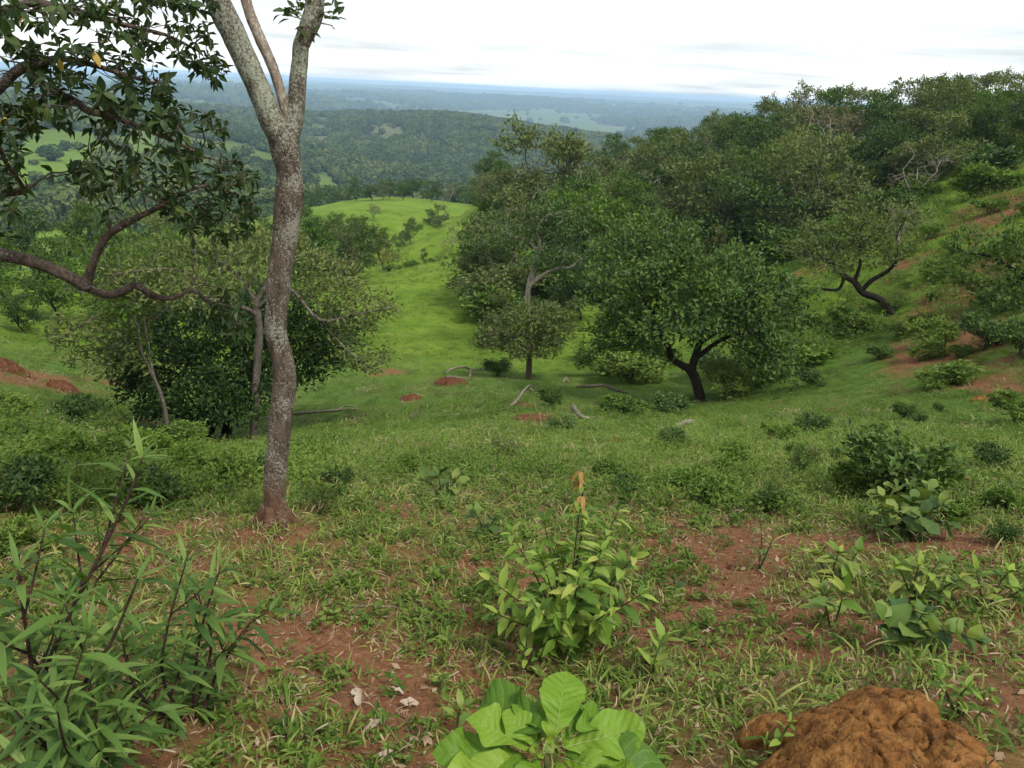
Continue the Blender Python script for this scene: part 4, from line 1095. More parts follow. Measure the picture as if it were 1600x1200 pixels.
BUSHES = [
 ('dark', 28, 800, 75, 'dark leafy bush at the left edge above the narrow-leaved shrub', 1.2), ('green', 95, 745, 60, 'green bush on the left bank, second from the edge', 1.2),
 ('fine', 60, 705, 50, 'fine-leaved bush high on the left bank', 1.2), ('dark', 128, 665, 42, 'dark tuft-like bush below the red mound at left', 1.3), ('green', 165, 735, 55, 'green bush on the left bank above the tall narrow leaves', 1.2),
 ('light', 235, 725, 62, 'light green bush with a pale top sprig under the slender tree', 0.9), ('dark', 245, 790, 60, 'dark leafy bush left of the lichen-spotted trunk, nearest', 1.3),
 ('light', 305, 760, 55, 'light green bush midway between slender tree and lichen trunk', 1.3), ('green', 350, 770, 60, 'green bush close to the left of the lichen-spotted trunk', 1.2),
 ('dark', 388, 760, 50, 'dark small bush touching the left of the lichen-spotted trunk', 1.1), ('fine', 120, 800, 75, 'fine-leaved bush behind the tall narrow-leaved stem', 1.2),
 ('green', 15, 865, 55, 'green bush at the left edge just behind the narrow-leaved shrub', 1.2), ('light', 195, 790, 40, 'low light bush behind the leaning narrow-leaved stem', 1.3),
 ('green', 280, 705, 40, 'green bush at the foot of the dark dense tree', 1.5), ('green', 20, 650, 36, 'green bush on the left below the red earth', 1.4), ('fine', 180, 680, 36, 'fine green bush below the dark dense tree on the left', 1.4),
 ('dark', 530, 760, 30, 'small dark bush right of the lichen-spotted trunk', 1.2), ('fine', 500, 805, 45, 'fine grassy bush right behind the lichen trunk foot', 1.1),
 ('light', 640, 745, 28, 'light green low bush above the bluish seedling', 1.4), ('green', 960, 752, 30, 'green bush behind the tip of the central shrub', 1.4), ('dark', 985, 775, 30, 'dark low bush right behind the central shrub', 1.3),
 ('grey', 790, 720, 35, 'greyish dry bush in the middle of the slope', 1.1), ('light', 1065, 765, 35, 'light green bush right of the central shrub, farther back', 1.5), ('green', 1110, 785, 40, 'green bush on the slope between central shrub and dark bush', 1.4),
 ('dark', 1195, 800, 40, 'dark straggling bush with brown stem on the right slope', 1.0), ('fine', 1250, 745, 42, 'fine-leaved bush left of the big dark bush', 1.0), ('grey', 1265, 728, 34, 'greyish purple bush left of the big dark bush, farther back', 1.0),
 ('fine', 1300, 725, 26, 'bright tuft bush just left above the big dark bush', 0.9), ('dark', 1398, 778, 96, 'big dark green bush on the right slope', 1.25), ('green', 1452, 775, 60, 'green bush leaning on the right of the big dark bush', 1.0), ('green', 1335, 775, 50, 'green bush at the left foot of the big dark bush', 1.1),
 ('light', 1470, 815, 40, 'yellow-green bush right behind the broad-leaved rounded bush', 1.0),
 ('dark', 1265, 676, 26, 'dark low bush on the open slope below the small red mound', 1.5), ('dark', 1410, 655, 24, 'small dark bush on the open right slope', 1.1), ('dark', 1434, 662, 16, 'tiny dark bush beside the small dark bush on the right slope', 1.0), ('dark', 1466, 645, 14, 'tiny dark tuft bush farthest right of the open slope', 1.0),
 ('dark', 1550, 735, 36, 'dark bush at the right edge beside bare red earth', 1.2), ('green', 1585, 660, 40, 'green bush at the right edge under the red bank', 1.4), ('dark', 1540, 545, 48, 'dark green bush on the red bank at right', 1.3), ('dark', 1600, 560, 50, 'dark bush at the right edge on the red bank', 1.2),
 ('green', 1490, 600, 34, 'green bush on the right slope below the red bank', 1.5), ('green', 1450, 540, 36, 'green bush on the slope right of the leaning tree foot', 1.4), ('green', 1330, 520, 34, 'green bush on the slope left of the leaning tree foot', 1.5),
 ('dark', 1560, 850, 35, 'dark little bush at the right end of the red track', 1.0), ('green', 1575, 800, 34, 'green bush above the right end of the red track', 1.2), ('dark', 1545, 800, 24, 'small dark plant above the red track', 1.0),
 ('green', 1140, 620, 44, 'green bush in the shade right of the round tree trunk', 1.6), ('green', 1185, 600, 44, 'green bush under the right side of the round tree', 1.6), ('light', 1230, 575, 40, 'lighter bush at the right rim of the round tree shade', 1.6), ('dark', 1120, 590, 36, 'dark bush behind the round tree trunk', 1.6),
 ('green', 985, 600, 44, 'green bush left under the round tree', 1.6), ('light', 945, 585, 40, 'light bush between small tree and round tree', 1.6), ('green', 1010, 570, 40, 'green bush behind the left limb of the round tree', 1.7), ('green', 930, 560, 30, 'green bush right behind the small tree', 1.6),
 ('dark', 1040, 650, 30, 'dark bush by the log left of the round tree foot', 1.6), ('green', 975, 650, 30, 'green low bush left of the round tree foot', 1.7), ('dark', 860, 640, 34, 'dark thin bush below the small tree', 0.8), ('dark', 875, 672, 20, 'dark creeping bush beside the white stump', 1.8), ('dark', 775, 588, 26, 'dark round bush left of the small tree trunk', 1.3),
 ('dark', 1050, 700, 26, 'dark bush on the slope below the grey logs', 1.3), ('light', 1150, 735, 34, 'light green bush on the slope left of the fine-leaved one', 1.6), ('light', 1215, 690, 24, 'light low bush on the open right slope', 1.6),
 ('dark', 740, 470, 26, 'dark bush at the left foot of the wood on the bright grass', 1.4), ('green', 770, 540, 26, 'green bush left of the small tree on the bright grass', 1.5),
]
for (k, px, py, h, lb, wd) in BUSHES:
    bush(k, px, py, h * (1.2 if px < 420 and py < 880 else 1.25), lb, 'bushes on the slope and in the hollow', wide=wd)
# understorey along the lower edge of the wood and the crest of the near green shoulder
for i in range(16):
    px = 605 + i * 9.5
    bush(['green', 'grey', 'light', 'fine'][i % 4], px + random.uniform(-4, 4), 428 - (px - 605) * 0.2, random.uniform(5, 12), ordinal(i + 1) + ' low shrub from the left along the near green shoulder crest', 'hedge line on the near green shoulder', wide=1.6, d=58 + i * 0.2)
gU = np.random.default_rng(91); c_ = 0
while c_ < 46:
    px = 765 + c_ * 18.2 + gU.uniform(-7, 7); rm = np.interp(px, *RMIN); d_ = rm - gU.uniform(-8, 4 if px < 1250 else 12)
    q = P3(px, 400, d_)
    bush(['green', 'dark', 'light', 'grey'][c_ % 4], px, 400, gU.uniform(30, 60), ordinal(c_ + 1) + ' undergrowth bush from the left along the lower edge of the wood', 'undergrowth along the wood edge', wide=1.5, d=d_); c_ += 1

gS = np.random.default_rng(97); n_s = 0
spots = [(px, py) for py in (300, 330, 365, 400, 440, 480, 520, 560, 600) for px in range(1270, 1611, 46)]
for (px, py) in spots:
    px += gS.uniform(-18, 18); py += gS.uniform(-12, 12)
    if py < 290 + (1600 - px) * 0.28 or gS.random() < .5: continue
    n_s += 1
    bush(['green', 'dark', 'light', 'green', 'grey', 'fine'][int(gS.integers(0, 6))], px, py, gS.uniform(18, 34), ordinal(n_s) + ' scrub bush on the red right-hand slope, counted row by row from the top', 'scrub on the red slope', wide=gS.uniform(1.3, 1.9))

# ================================================================== the lichen-spotted tree
LICHEN = barkmat('lichen_bark', (0.05, 0.036, 0.027), (0.15, 0.115, 0.085), (0.30, 0.29, 0.24), 0.22, 40, bump=1.0, foot=((0.15, 0.066, 0.032), 0.40))
LICHEN2 = barkmat('lichen_bark_upper', (0.065, 0.052, 0.042), (0.20, 0.165, 0.13), (0.33, 0.35, 0.27), 0.45, 40, bump=1.0)
SMOOTHBARK = barkmat('smooth_bark', (0.12, 0.085, 0.065), (0.30, 0.24, 0.19), (0.36, 0.34, 0.28), 0.25, 22, bump=0.6)
TD = 4.3
tb = at(429, 818)
TD = math.hypot(tb[0], tb[1])
def limb(pix, n=9):
    pts, rad = [], []
    for q in pix:
        p = P3(q[0], q[1], TD + (q[3] if len(q) > 3 else 0)); pts.append(p); rad.append(q[2] / 2 / F_PX * depth(p))
    s = spline(np.c_[np.array(pts), rad], n)
    return s[:, :3], s[:, 3]
lt = empty('lichen_tree', tb)
tag(lt, 'tall bare-trunked tree with pale lichen spots, forking into three limbs', 'tree')
pts, rad = limb([(429,832,62),(430,818,49),(430,803,40),(429,780,35),(429,750,34),(434,700,34),(440,645,34),(444,605,36),(444,575,35),(436,540,33),(431,515,34),(432,480,34),(437,430,36),(445,370,39),(451,310,42),(452,270,40),(446,235,43),(443,212,46),(441,195,40)], 12)
mb = MB(); tube(mb, pts, rad, 36, lump=0.11, seed=4); mb.build('trunk', LICHEN, lt, tb)
for i, (a, l_) in enumerate(((.4, .2), (2.0, .17), (3.3, .22), (4.6, .2), (5.6, .15))):
    e = np.array([math.cos(a), math.sin(a), 0.0]); mb = MB()
    pr_ = [tb + e * .035 + (0, 0, .13), tb + e * .075 + (0, 0, .045)]
    for f in (.6, 1.0):
        q_ = tb + e * l_ * f; pr_.append(on(q_[0], q_[1], .008 if f < 1 else -.03))
    s_ = spline(np.c_[np.array(pr_), [.035, .032, .02, .01]], 5); tube(mb, s_[:, :3], s_[:, 3], 9, lump=.15, seed=i); mb.build('root', LICHEN, lt, tb)
pl, rl = limb([(446,225,34),(430,198,37),(407,143,36),(384,92,37),(352,28,38),(322,-40,36),(290,-120,32,.1),(262,-210,26,.2),(250,-300,18,.3)], 12)
mb = MB(); tube(mb, pl, rl, 30, lump=0.15, seed=9); mb.build('limb', LICHEN2, lt, tb)
pm, rm = limb([(452,205,15),(446,172,16),(436,135,16),(424,100,17),(408,64,17),(393,28,17),(382,-10,16),(374,-60,14,-.1),(360,-150,11,-.2),(352,-240,7,-.3)], 10)
mb = MB(); tube(mb, pm, rm, 20, lump=0.12, seed=15); tag(mb.build('limb', SMOOTHBARK, lt, tb), 'thin smooth middle limb')
pr, rr_ = limb([(449,225,30),(458,190,30),(463,150,27),(468,108,25),(470,74,25),(474,62,27),(487,30,30),(495,-10,28),(503,-70,25),(520,-160,20,.1),(530,-260,13,.2)], 12)
mb = MB(); tube(mb, pr, rr_, 30, lump=0.15, seed=21); mb.build('limb', LICHEN2, lt, tb)

# ---- near leaves: real curved blades
def leaf_mesh(name, mat, prof, fold=0.25, curl=0.25, n=7, wave=0.0, tint=0.5, seed=0, hook=0.0, ragged=0.0):
    g = np.random.default_rng(seed)
    t = np.linspace(0, 1, n + 1)
    w_ = np.array([prof(q) for q in t]) * (1 + ragged * (g.random(n + 1) - .6)); z = -curl * t ** 2 - hook * np.maximum(t - 0.7, 0) ** 2 * 4
    wv = wave * np.sin(t * 13 + g.uniform(0, 6))
    wl = wave * np.sin(t * 11 + g.uniform(0, 6))
    y = t * (1 - 0.25 * abs(curl))
    V_ = np.stack([np.stack([-w_, y, z + fold * w_ + wl * w_], -1), np.stack([0 * t, y, z], -1), np.stack([w_, y, z + fold * w_ + wv * w_], -1)], 1).reshape(-1, 3)
    V_ = np.vstack([V_])
    q = []
    for i in range(n):
        for j in range(2): q.append((i * 3 + j, i * 3 + j + 1, i * 3 + 4 + j, i * 3 + 3 + j))
    mbx = MB(); mbx.add(V_, q, None, tint)
    tube(mbx, np.stack([0 * t, y, z + 0.002], -1)[:-1], np.linspace(0.009, 0.003, n), 3, min(1.0, tint + 0.35), cap=False)
    return mbx.mesh(name, mat)
lance = lambda a: (lambda t: a * math.sin(math.pi * min(1, t ** 0.75)) ** 0.9 + 0.002)
ellip = lambda a: (lambda t: a * math.sin(math.pi * t ** 0.85) ** 0.75 + 0.002)
blunt = lambda a: (lambda t: a * (min(1, t / 0.62) ** 0.8) * (1 - max(0, (t - 0.62) / 0.38) ** 3.0) + 0.004)
heart = lambda a: (lambda t: a * math.sin(math.pi * min(1, t ** 0.6)) ** 0.7 + 0.003)

def frame(pos, dr, nrm, ln, sx=1.0):
    d_ = unit(np.asarray(dr, float)); s_ = np.cross(d_, nrm)
    if np.linalg.norm(s_) < 1e-4: s_ = np.cross(d_, [1, 0.3, 0])
    s_ = unit(s_); n_ = np.cross(s_, d_)
    M = Matrix.Identity(4)
    for i in range(3): M[i][0], M[i][1], M[i][2], M[i][3] = s_[i] * ln * sx, d_[i] * ln, n_[i] * ln, pos[i]
    return M
def put_leaf(root, base, me, pos, dr, nrm, ln, sx=1.0, name='leaf'):
    o = bpy.data.objects.new(name, me); o.parent = root
    o.matrix_basis = frame(np.asarray(pos) - np.asarray(base), dr, nrm, ln, sx)
    col.objects.link(o); return o

G_OVER = leafmat('leaf_overhang', [(0, (0.018, 0.035, 0.010)), (0.45, (0.040, 0.070, 0.018)), (0.75, (0.085, 0.12, 0.030)), (0.92, (0.26, 0.19, 0.03)), (1, (0.38, 0.26, 0.05))], trans=0.3, rough=0.5, spec=0.2, vary=0.45)
OVL = [leaf_mesh('leaf', G_OVER, ellip(0.22), 0.3, 0.25, 5, .1, .35, 1), leaf_mesh('leaf', G_OVER, ellip(0.20), 0.2, 0.4, 5, .1, .45, 2), leaf_mesh('leaf', G_OVER, ellip(0.24), 0.35, 0.15, 5, .15, .28, 3), leaf_mesh('leaf', G_OVER, ellip(0.2), 0.3, 0.3, 5, .1, 1.0, 4)]
# leaf sprays of the lichen tree
gL = np.random.default_rng(31)
for (cx_, cy_, n_, sp) in ((470, 12, 16, 24), (508, 22, 18, 22), (455, 20, 12, 20), (478, 46, 10, 10), (500, 0, 10, 25)):
    for i in range(n_):
        p = P3(cx_ + gL.normal(0, sp * .5), cy_ + gL.normal(0, sp * .35), TD + gL.uniform(-.12, .12))
        c = P3(485, 35, TD); dr = unit(p - c) + gL.normal(0, .5, 3) + np.array([0, 0, .1])
        put_leaf(lt, tb, OVL[int(gL.integers(0, 3))], p, dr, np.array([0, -.3, 1]) + gL.normal(0, .4, 3), gL.uniform(.045, .075), .8)
mb = MB()
for (cx_, cy_) in ((460, 18), (512, 24), (450, 24), (520, 40), (478, 50)):
    tube(mb, [P3(484, 40, TD), P3((484 + cx_) / 2, (40 + cy_) / 2 - 4, TD), P3(cx_, cy_, TD)], [.006, .004, .002], 5)
mb.build('twig', SMOOTHBARK, lt, tb)
# crown above the frame
nodes_a = [(pl[60:], rl[60:] , None), (pm[50:], rm[50:], None), (pr[70:], rr_[70:], None)]
top = [(P3(250, -330, TD), (.75, .75, .4)), (P3(380, -350, TD), (.7, .7, .4)), (P3(540, -340, TD), (.8, .8, .4)), (P3(440, -430, TD), (.9, .9, .35))]
nn, par, rad = colonize(nodes_a, lobes_points(top, 260, gL, .4), .12, .15, 1.2, g=gL)
mb = MB(); rr2, kids = skeleton_mesh(mb, nn, par, rad * 0.98, .004); mb.build('branch', LICHEN2, lt, tb)
mb = MB(); leaves_on(mb, nn, kids, rr2, gL, 0.9, .06, .085, np.array(top[0][0]), maxr=.014); tag(mb.build('crown', G_OVER, lt, tb, smooth_shade=False), kind='stuff')

# ================================================================== the overhanging tree at the left
ob = on(-4.9, 3.1)
ot = empty('overhanging_tree', ob)
tag(ot, 'crooked brown-limbed tree reaching in from the left with big glossy leaves and yellow tips', 'tree')
def bp(rows, w0=1.0):
    pts, rad = [], []
    for (px, py, wd, d) in rows:
        p = P3(px, py, d); pts.append(p); rad.append(wd / 2 / F_PX * depth(p) * w0 * .84)
    s = spline(np.c_[np.array(pts), rad], 7); return s[:, :3], s[:, 3]
t0 = np.array([ob + (0, 0, -.1), ob + (.1, .1, .6), ob + (.0, .25, 1.2), ob + (.25, .3, 2.0), ob + (.5, .35, 2.8)])
tp = spline(np.c_[t0, [.17, .15, .14, .12, .09]], 6)
j1 = tp[12][:3]; j2 = tp[17][:3]; j3 = tp[22][:3]
def joined(j, rows):
    p, r_ = bp(rows); n0 = spline(np.c_[np.vstack([j, (j + p[0]) / 2 + np.array([0, 0, .08]), p[0]]), [r_[0] * 1.5, r_[0] * 1.25, r_[0]]], 5)
    return np.vstack([n0[:-1, :3], p]), np.r_[n0[:-1, 3], r_]
b1 = joined(j1, [(-60,385,24,4.2),(0,397,24,4.1),(60,412,22,4.05),(105,432,22,4.0),(133,447,24,4.0)])
b2 = bp([(133,447,22,4.0),(145,412,15,3.98),(165,372,14,3.95),(195,350,13,3.9),(235,330,10,3.9),(262,318,8,3.85)])
b3 = bp([(133,447,20,4.0),(165,460,15,4.05),(190,456,15,4.1),(212,446,14,4.1),(240,462,12,4.1),(270,466,8,4.1),(300,455,5,4.1),(330,470,4,4.0),(360,480,3.5,3.95)])
b4 = joined(j2, [(-40,315,17,4.1),(0,304,15,4.0),(30,299,13,3.95),(48,291,7,3.95)])
b5 = joined(j2, [(-60,180,24,4.2),(-5,140,20,4.1),(25,112,18,4.05),(55,100,17,4.0),(95,92,14,4.0),(140,100,10,3.9),(190,115,8,3.85),(240,130,6,3.8)])
b6 = bp([(40,105,12,4.0),(80,140,13,3.95),(118,158,13,3.9),(135,172,14,3.9),(165,180,12,3.85),(192,188,11,3.8),(235,205,9,3.8),(280,225,7,3.75),(320,245,5,3.75)])
b7 = joined(j3, [(-80,60,22,4.3),(0,20,18,4.1),(60,5,14,4.0),(130,20,11,3.9),(200,40,8,3.85),(260,55,6,3.8),(310,80,5,3.8)])
b8 = joined(tp[-1][:3], [(-60,-90,18,4.2),(60,-70,14,4.0),(160,-50,10,3.9),(250,-30,7,3.8),(330,-10,5,3.8)])
b9 = bp([(258,320,7,3.85),(290,300,6,3.8),(330,290,5,3.8),(370,305,4,3.8)])
paths = [(tp[:, :3], tp[:, 3], None), (*b1, 0), (*b2, 1), (*b3, 1), (*b4, 0), (*b5, 0), (*b6, 5), (*b7, 0), (*b8, 0), (*b9, 2)]
ELL = [(40,35,70,45,26),(130,25,70,38,28),(205,85,75,45,32),(110,115,80,36,26),(60,185,50,40,13),(18,235,30,45,14),(230,160,65,40,26),(300,55,40,40,13),(330,105,28,32,10),(290,205,65,42,28),
       (235,265,75,42,26),(150,285,45,25,11),(330,265,55,45,24),(378,300,38,45,15),(350,350,55,35,16),(300,330,55,30,13),(125,250,20,12,4),(370,500,28,42,12),(15,40,40,60,12),(200,10,60,30,16),(280,15,50,25,12),(10,330,25,25,3),(-60,80,70,120,24),(-60,250,50,80,12)]
gO = np.random.default_rng(41)
att = []
for (cx_, cy_, rx, ry, n_) in ELL:
    for i in range(int(n_ * 2.7)):
        a = gO.uniform(0, 6.28); q = math.sqrt(gO.random())
        att.append(P3(cx_ + rx * q * math.cos(a), cy_ + ry * q * math.sin(a), gO.uniform(3.45, 4.35)))
nn, par, rad = colonize(paths, np.array(att), .055, .06, .5, iters=70, g=gO, tropism=0.0)
mb = MB(); rrO, kids = skeleton_mesh(mb, nn, par, rad, .0022, power=2.5, lump=.22, sides_k=.35)
mb.build('trunk', barkmat('crooked_bark', (0.035, 0.025, 0.019), (0.115, 0.085, 0.065), (0.2, 0.19, 0.16), 0.05, 45, bump=.9), ot, ob)
tips = [i for i in range(len(nn)) if not kids[i]]
LV = []
for i in tips:
    p = nn[i]; td = unit(p - nn[par[i]]); yel = gO.random() < .16
    m_ = int(gO.integers(5, 9)); a0 = gO.uniform(0, 6.28)
    a = unit(np.cross(td, [0.3, 0.2, 1])); b = np.cross(td, a)
    for k in range(m_):
        th = a0 + k * 2.4; dr = td * .35 + math.cos(th) * a + math.sin(th) * b + np.array([0, 0, -.25])
        y_ = yel and gO.random() < .6
        LV.append((p - td * gO.uniform(0, .04), dr, np.array([0, 0, 1.0]) + .5 * td + gO.normal(0, .35, 3), gO.uniform(.038, .068) * (.95 if y_ else 1), 3 if y_ else int(gO.integers(0, 3))))
for i in range(len(nn)):
    if kids[i] and rrO[i] < .0065 and gO.random() < .33:
        p = nn[i]; td = unit(p - nn[par[i]]) if par[i] >= 0 else np.array([0, 0, 1.0])
        for k in range(int(gO.integers(2, 4))):
            dr = td * .4 + gO.normal(0, .7, 3) + np.array([0, 0, -.15])
            LV.append((p, dr, np.array([0, 0, 1.0]) + gO.normal(0, .45, 3), gO.uniform(.04, .07), int(gO.integers(0, 3))))
print('overhang leaves', len(LV), len(nn))
def inframe(p):
    x_, y_ = fpx(p); return -10 < x_ < 1610 and -10 < y_ < 1210
vis_l = [l for l in LV if inframe(l[0])]
vis_l.sort(key=lambda l: -l[3] / depth(l[0]))
for (p, dr, nr, ln, k) in vis_l[:300]:
    put_leaf(ot, ob, OVL[k], p, dr, nr, ln)
rest = vis_l[300:] + [l for l in LV if not inframe(l[0])]
mb = MB()
ra = np.array([l[0] for l in rest]); rd = np.array([l[1] for l in rest]); rn = np.array([l[2] for l in rest]); rl_ = np.array([l[3] for l in rest])
leafcloud(mb, ra, rd, rn, rl_, rl_ * .44, np.clip(np.array([.92 if l[4] == 3 else .36 for l in rest]) + gO.normal(0, .1, len(rest)) * np.array([.3 if l[4] == 3 else 1 for l in rest]), 0, 1), droop=.2)
tag(mb.build('foliage', G_OVER, ot, ob, smooth_shade=False), kind='stuff')


# ================================================================== foreground plants
STEM_DARK = barkmat('stem_dark', (0.02, 0.012, 0.010), (0.055, 0.03, 0.022), None, 0, 60)
STEM_GREEN = barkmat('stem_green', (0.05, 0.06, 0.02), (0.10, 0.10, 0.035), None, 0, 60)
N_LANCE = leafmat('leaf_lance', [(0, (0.042, 0.088, 0.018)), (0.5, (0.092, 0.165, 0.032)), (1, (0.18, 0.25, 0.065))], trans=0.32, rough=0.55, spec=0.2, vary=0.7)
N_ELL = leafmat('leaf_elliptic', [(0, (0.035, 0.080, 0.014)), (0.5, (0.115, 0.20, 0.028)), (0.85, (0.21, 0.29, 0.05)), (1, (0.29, 0.32, 0.07))], trans=0.34, rough=0.55, spec=0.2, vary=0.7)
N_YOUNG = leafmat('leaf_young_orange', [(0, (0.28, 0.16, 0.05)), (0.5, (0.40, 0.25, 0.08)), (1, (0.40, 0.36, 0.12))], trans=0.42, vary=0.8, tcol=(1.2, .9, .5))
N_ROUND = leafmat('leaf_round', [(0, (0.05, 0.10, 0.035)), (0.5, (0.12, 0.19, 0.04)), (1, (0.24, 0.27, 0.055))], trans=0.32, rough=.5, vary=0.8)
N_BIG = leafmat('leaf_big', [(0, (0.060, 0.14, 0.012)), (0.5, (0.145, 0.265, 0.018)), (0.8, (0.235, 0.34, 0.04)), (1, (0.42, 0.50, 0.20))], trans=0.3, rough=0.55, spec=0.25, vary=0.25, vein=0.35, ribs=True)

def grow(name, label, cat, stems, leaves, step, llen, mat_stem, seed, ang=0.9, droop=0.25, r0=0.006, group=None, bare=0.1, branch=0.0, tipl=3, start=None, sx=1.0, maxleaf=300):
    """stems: list of 3-D polylines (rows x,y,z). Alternate leaves spiral along every stem; each stem and leaf is a part."""
    g = np.random.default_rng(seed)
    base = np.array(stems[0][0], float) if start is None else np.array(start, float)
    root = empty(name, base); n_l = 0; extra = []
    todo = [(np.array(s, float), r0, 0) for s in stems]
    while todo:
        s, r_, lev = todo.pop(0)
        q = spline(s, 8); ln = np.r_[0, np.cumsum(np.linalg.norm(np.diff(q, axis=0), axis=1))]
        mbx = MB(); tube(mbx, q, np.linspace(r_, r_ * .35, len(q)), 7, lump=.1, seed=seed); mbx.build('stem', mat_stem, root, base)
        d_ = ln[-1] * bare; a0 = g.uniform(0, 6.28); k = 0
        while d_ < ln[-1]:
            p = np.array([np.interp(d_, ln, q[:, i]) for i in range(3)])
            i = min(max(np.searchsorted(ln, d_), 1), len(q) - 1); T = unit(q[i] - q[i - 1])
            a = unit(np.cross(T, [0.31, 0.17, 1.0] if abs(T[2]) < .95 else [1, 0, 0])); b = np.cross(T, a)
            th = a0 + k * 2.4 + g.normal(0, .25); f = d_ / ln[-1]
            out_ = math.cos(th) * a + math.sin(th) * b
            if lev == 0 and g.random() < branch and f < .8:
                e = unit(out_ * .9 + T * .7 + np.array([0, 0, .3])); bl = ln[-1] * g.uniform(.2, .38)
                todo.append((np.array([p, p + e * bl * .5 + np.array([0, 0, .01]), p + e * bl + np.array([0, 0, .03])]), r_ * .55, 1))
            else:
                dr = T * math.cos(ang) + out_ * math.sin(ang) + np.array([0, 0, -droop * (1 - .6 * f)])
                nr = T * .6 + np.array([0, 0, .9]) + g.normal(0, .22, 3)
                l_ = llen * g.uniform(.65, 1.2) * (1.0 if f < .85 else .75)
                if n_l < maxleaf: put_leaf(root, base, leaves[int(g.integers(0, len(leaves)))], p, dr, nr, l_, sx); n_l += 1
                else: extra.append((p, dr, nr, l_))
            d_ += step * g.uniform(.7, 1.3); k += 1
        for t_ in range(tipl):
            th = a0 + t_ * 2.1; dr = T * .8 + (math.cos(th) * a + math.sin(th) * b) * .5
            if n_l < maxleaf: put_leaf(root, base, leaves[int(g.integers(0, len(leaves)))], q[-1], dr, np.array([0, 0, 1.]) + g.normal(0, .3, 3), llen * g.uniform(.45, .8), sx); n_l += 1
    if extra:
        mbx = MB(); leafcloud(mbx, *[np.array([e[i] for e in extra]) for i in range(3)], np.array([e[3] for e in extra]), np.array([e[3] for e in extra]) * .36, g.uniform(.2, .8, len(extra)), droop=.25)
        tag(mbx.build('foliage', leaves[0].materials[0], root, base, smooth_shade=False), kind='stuff')
    return tag(root, label, cat, group)

def pstem(base_px, rows, dd=0.0):
    b = at(*base_px); d_ = math.hypot(b[0], b[1])
    return [b + np.array([0, 0, -.02])] + [P3(px, py, d_ + (r_[0] if r_ else 0) + dd) for (px, py, *r_) in rows]

LA = [leaf_mesh('leaf', N_LANCE, lance(.064), .3, .2, 7, .1, .45, 11), leaf_mesh('leaf', N_LANCE, lance(.072), .2, .4, 7, .15, .55, 12), leaf_mesh('leaf', N_LANCE, lance(.056), .4, .1, 7, .1, .35, 13), leaf_mesh('leaf', N_LANCE, lance(.085), .15, .5, 7, .2, .25, 14)]
st = [pstem((42,1150), [(62,1070),(110,960,.02),(165,850,.05),(205,765,.08),(222,716,.1)])]
grow('narrow_leaved_shrub', 'tall narrow-leaved shrub with one long dark leaning stem at lower left', 'shrub', st + [
  pstem((60,1160), [(55,1080,-.08),(40,980,-.1),(28,890,-.1)]), pstem((95,1165), [(120,1090,-.12),(175,1000,-.15),(215,905,-.15)])], LA, .024, .15, STEM_DARK, 51, ang=1.0, droop=.2, r0=.0075, bare=.05, branch=.16)
grow('narrow_leaved_shrub', 'bushy narrow-leaved shrub right of the long leaning stem, reaching a broad-leaved tip', 'shrub', [
  pstem((300,1120), [(305,1050),(318,970,.04),(345,885,.08)]), pstem((290,1125), [(255,1060,-.05),(262,980,-.05),(290,880,-.02)]), pstem((310,1125), [(340,1050,.05),(385,980,.08),(420,955,.1)]), pstem((285,1130), [(215,1080,-.1),(190,1000,-.1)]), pstem((295,1128), [(330,1010,.1),(310,930,.12)])],
  LA, .021, .135, STEM_DARK, 52, ang=1.05, droop=.25, r0=.006, bare=.12, branch=.12)
grow('narrow_leaved_shrub', 'low clump of narrow leaves filling the bottom left corner', 'shrub', [
  pstem((120,1200), [(110,1120,-.1),(60,1060,-.15)]), pstem((130,1200), [(150,1130,-.1),(140,1060,-.1)]), pstem((140,1200), [(200,1150,-.08),(240,1110,-.08)]), pstem((110,1200), [(50,1140,-.1),(5,1090,-.1)]), pstem((125,1200), [(100,1160,-.2),(90,1110,-.25)])],
  LA, .019, .125, STEM_DARK, 53, ang=1.1, droop=.2, r0=.005, bare=.1, branch=.12)

EL = [leaf_mesh('leaf', N_ELL, ellip(.19), .3, .3, 6, .1, .55, 21), leaf_mesh('leaf', N_ELL, ellip(.17), .2, .5, 6, .15, .7, 22), leaf_mesh('leaf', N_ELL, ellip(.21), .35, .2, 6, .1, .4, 23), leaf_mesh('leaf', N_ELL, ellip(.18), .25, .6, 6, .1, .85, 24)]
cb = (885, 1012)
tipsC = [(765,905,-.1),(778,960,-.2),(800,835,.05),(845,870,-.1),(850,815,.2),(905,800,.1),(940,860,-.05),(965,800,.15),(990,870,.05),(1000,930,-.1),(905,900,-.25),(830,940,-.3),(960,950,-.25),(870,850,.3)]
st = [pstem((cb[0] + (q[0] - cb[0]) * .12, cb[1] - 4), [((cb[0] * .62 + q[0] * .38), (cb[1] * .55 + q[1] * .45), q[2] * .6), (q[0], q[1], q[2])]) for q in tipsC]
cs_ = grow('leafy_shrub', 'bright leafy shrub in the middle foreground with an orange-leaved leader', 'shrub', st, EL, .0185, .105, STEM_DARK, 54, ang=.95, droop=.12, r0=.005, bare=.18, branch=.06, start=at(*cb), maxleaf=330)
YL = [leaf_mesh('leaf', N_YOUNG, ellip(.17), .3, .7, 6, .1, .4, 31), leaf_mesh('leaf', N_YOUNG, ellip(.15), .3, .9, 6, .1, .7, 32)]
ld = pstem(cb, [(890,930,.1),(908,840,.15),(910,775,.15),(906,738,.15)])
bC = at(*cb); gC = np.random.default_rng(55)
mbx = MB(); q = spline(np.array(ld), 8); tube(mbx, q, np.linspace(.006, .0025, len(q)), 7); mbx.build('stem', STEM_DARK, cs_, bC)
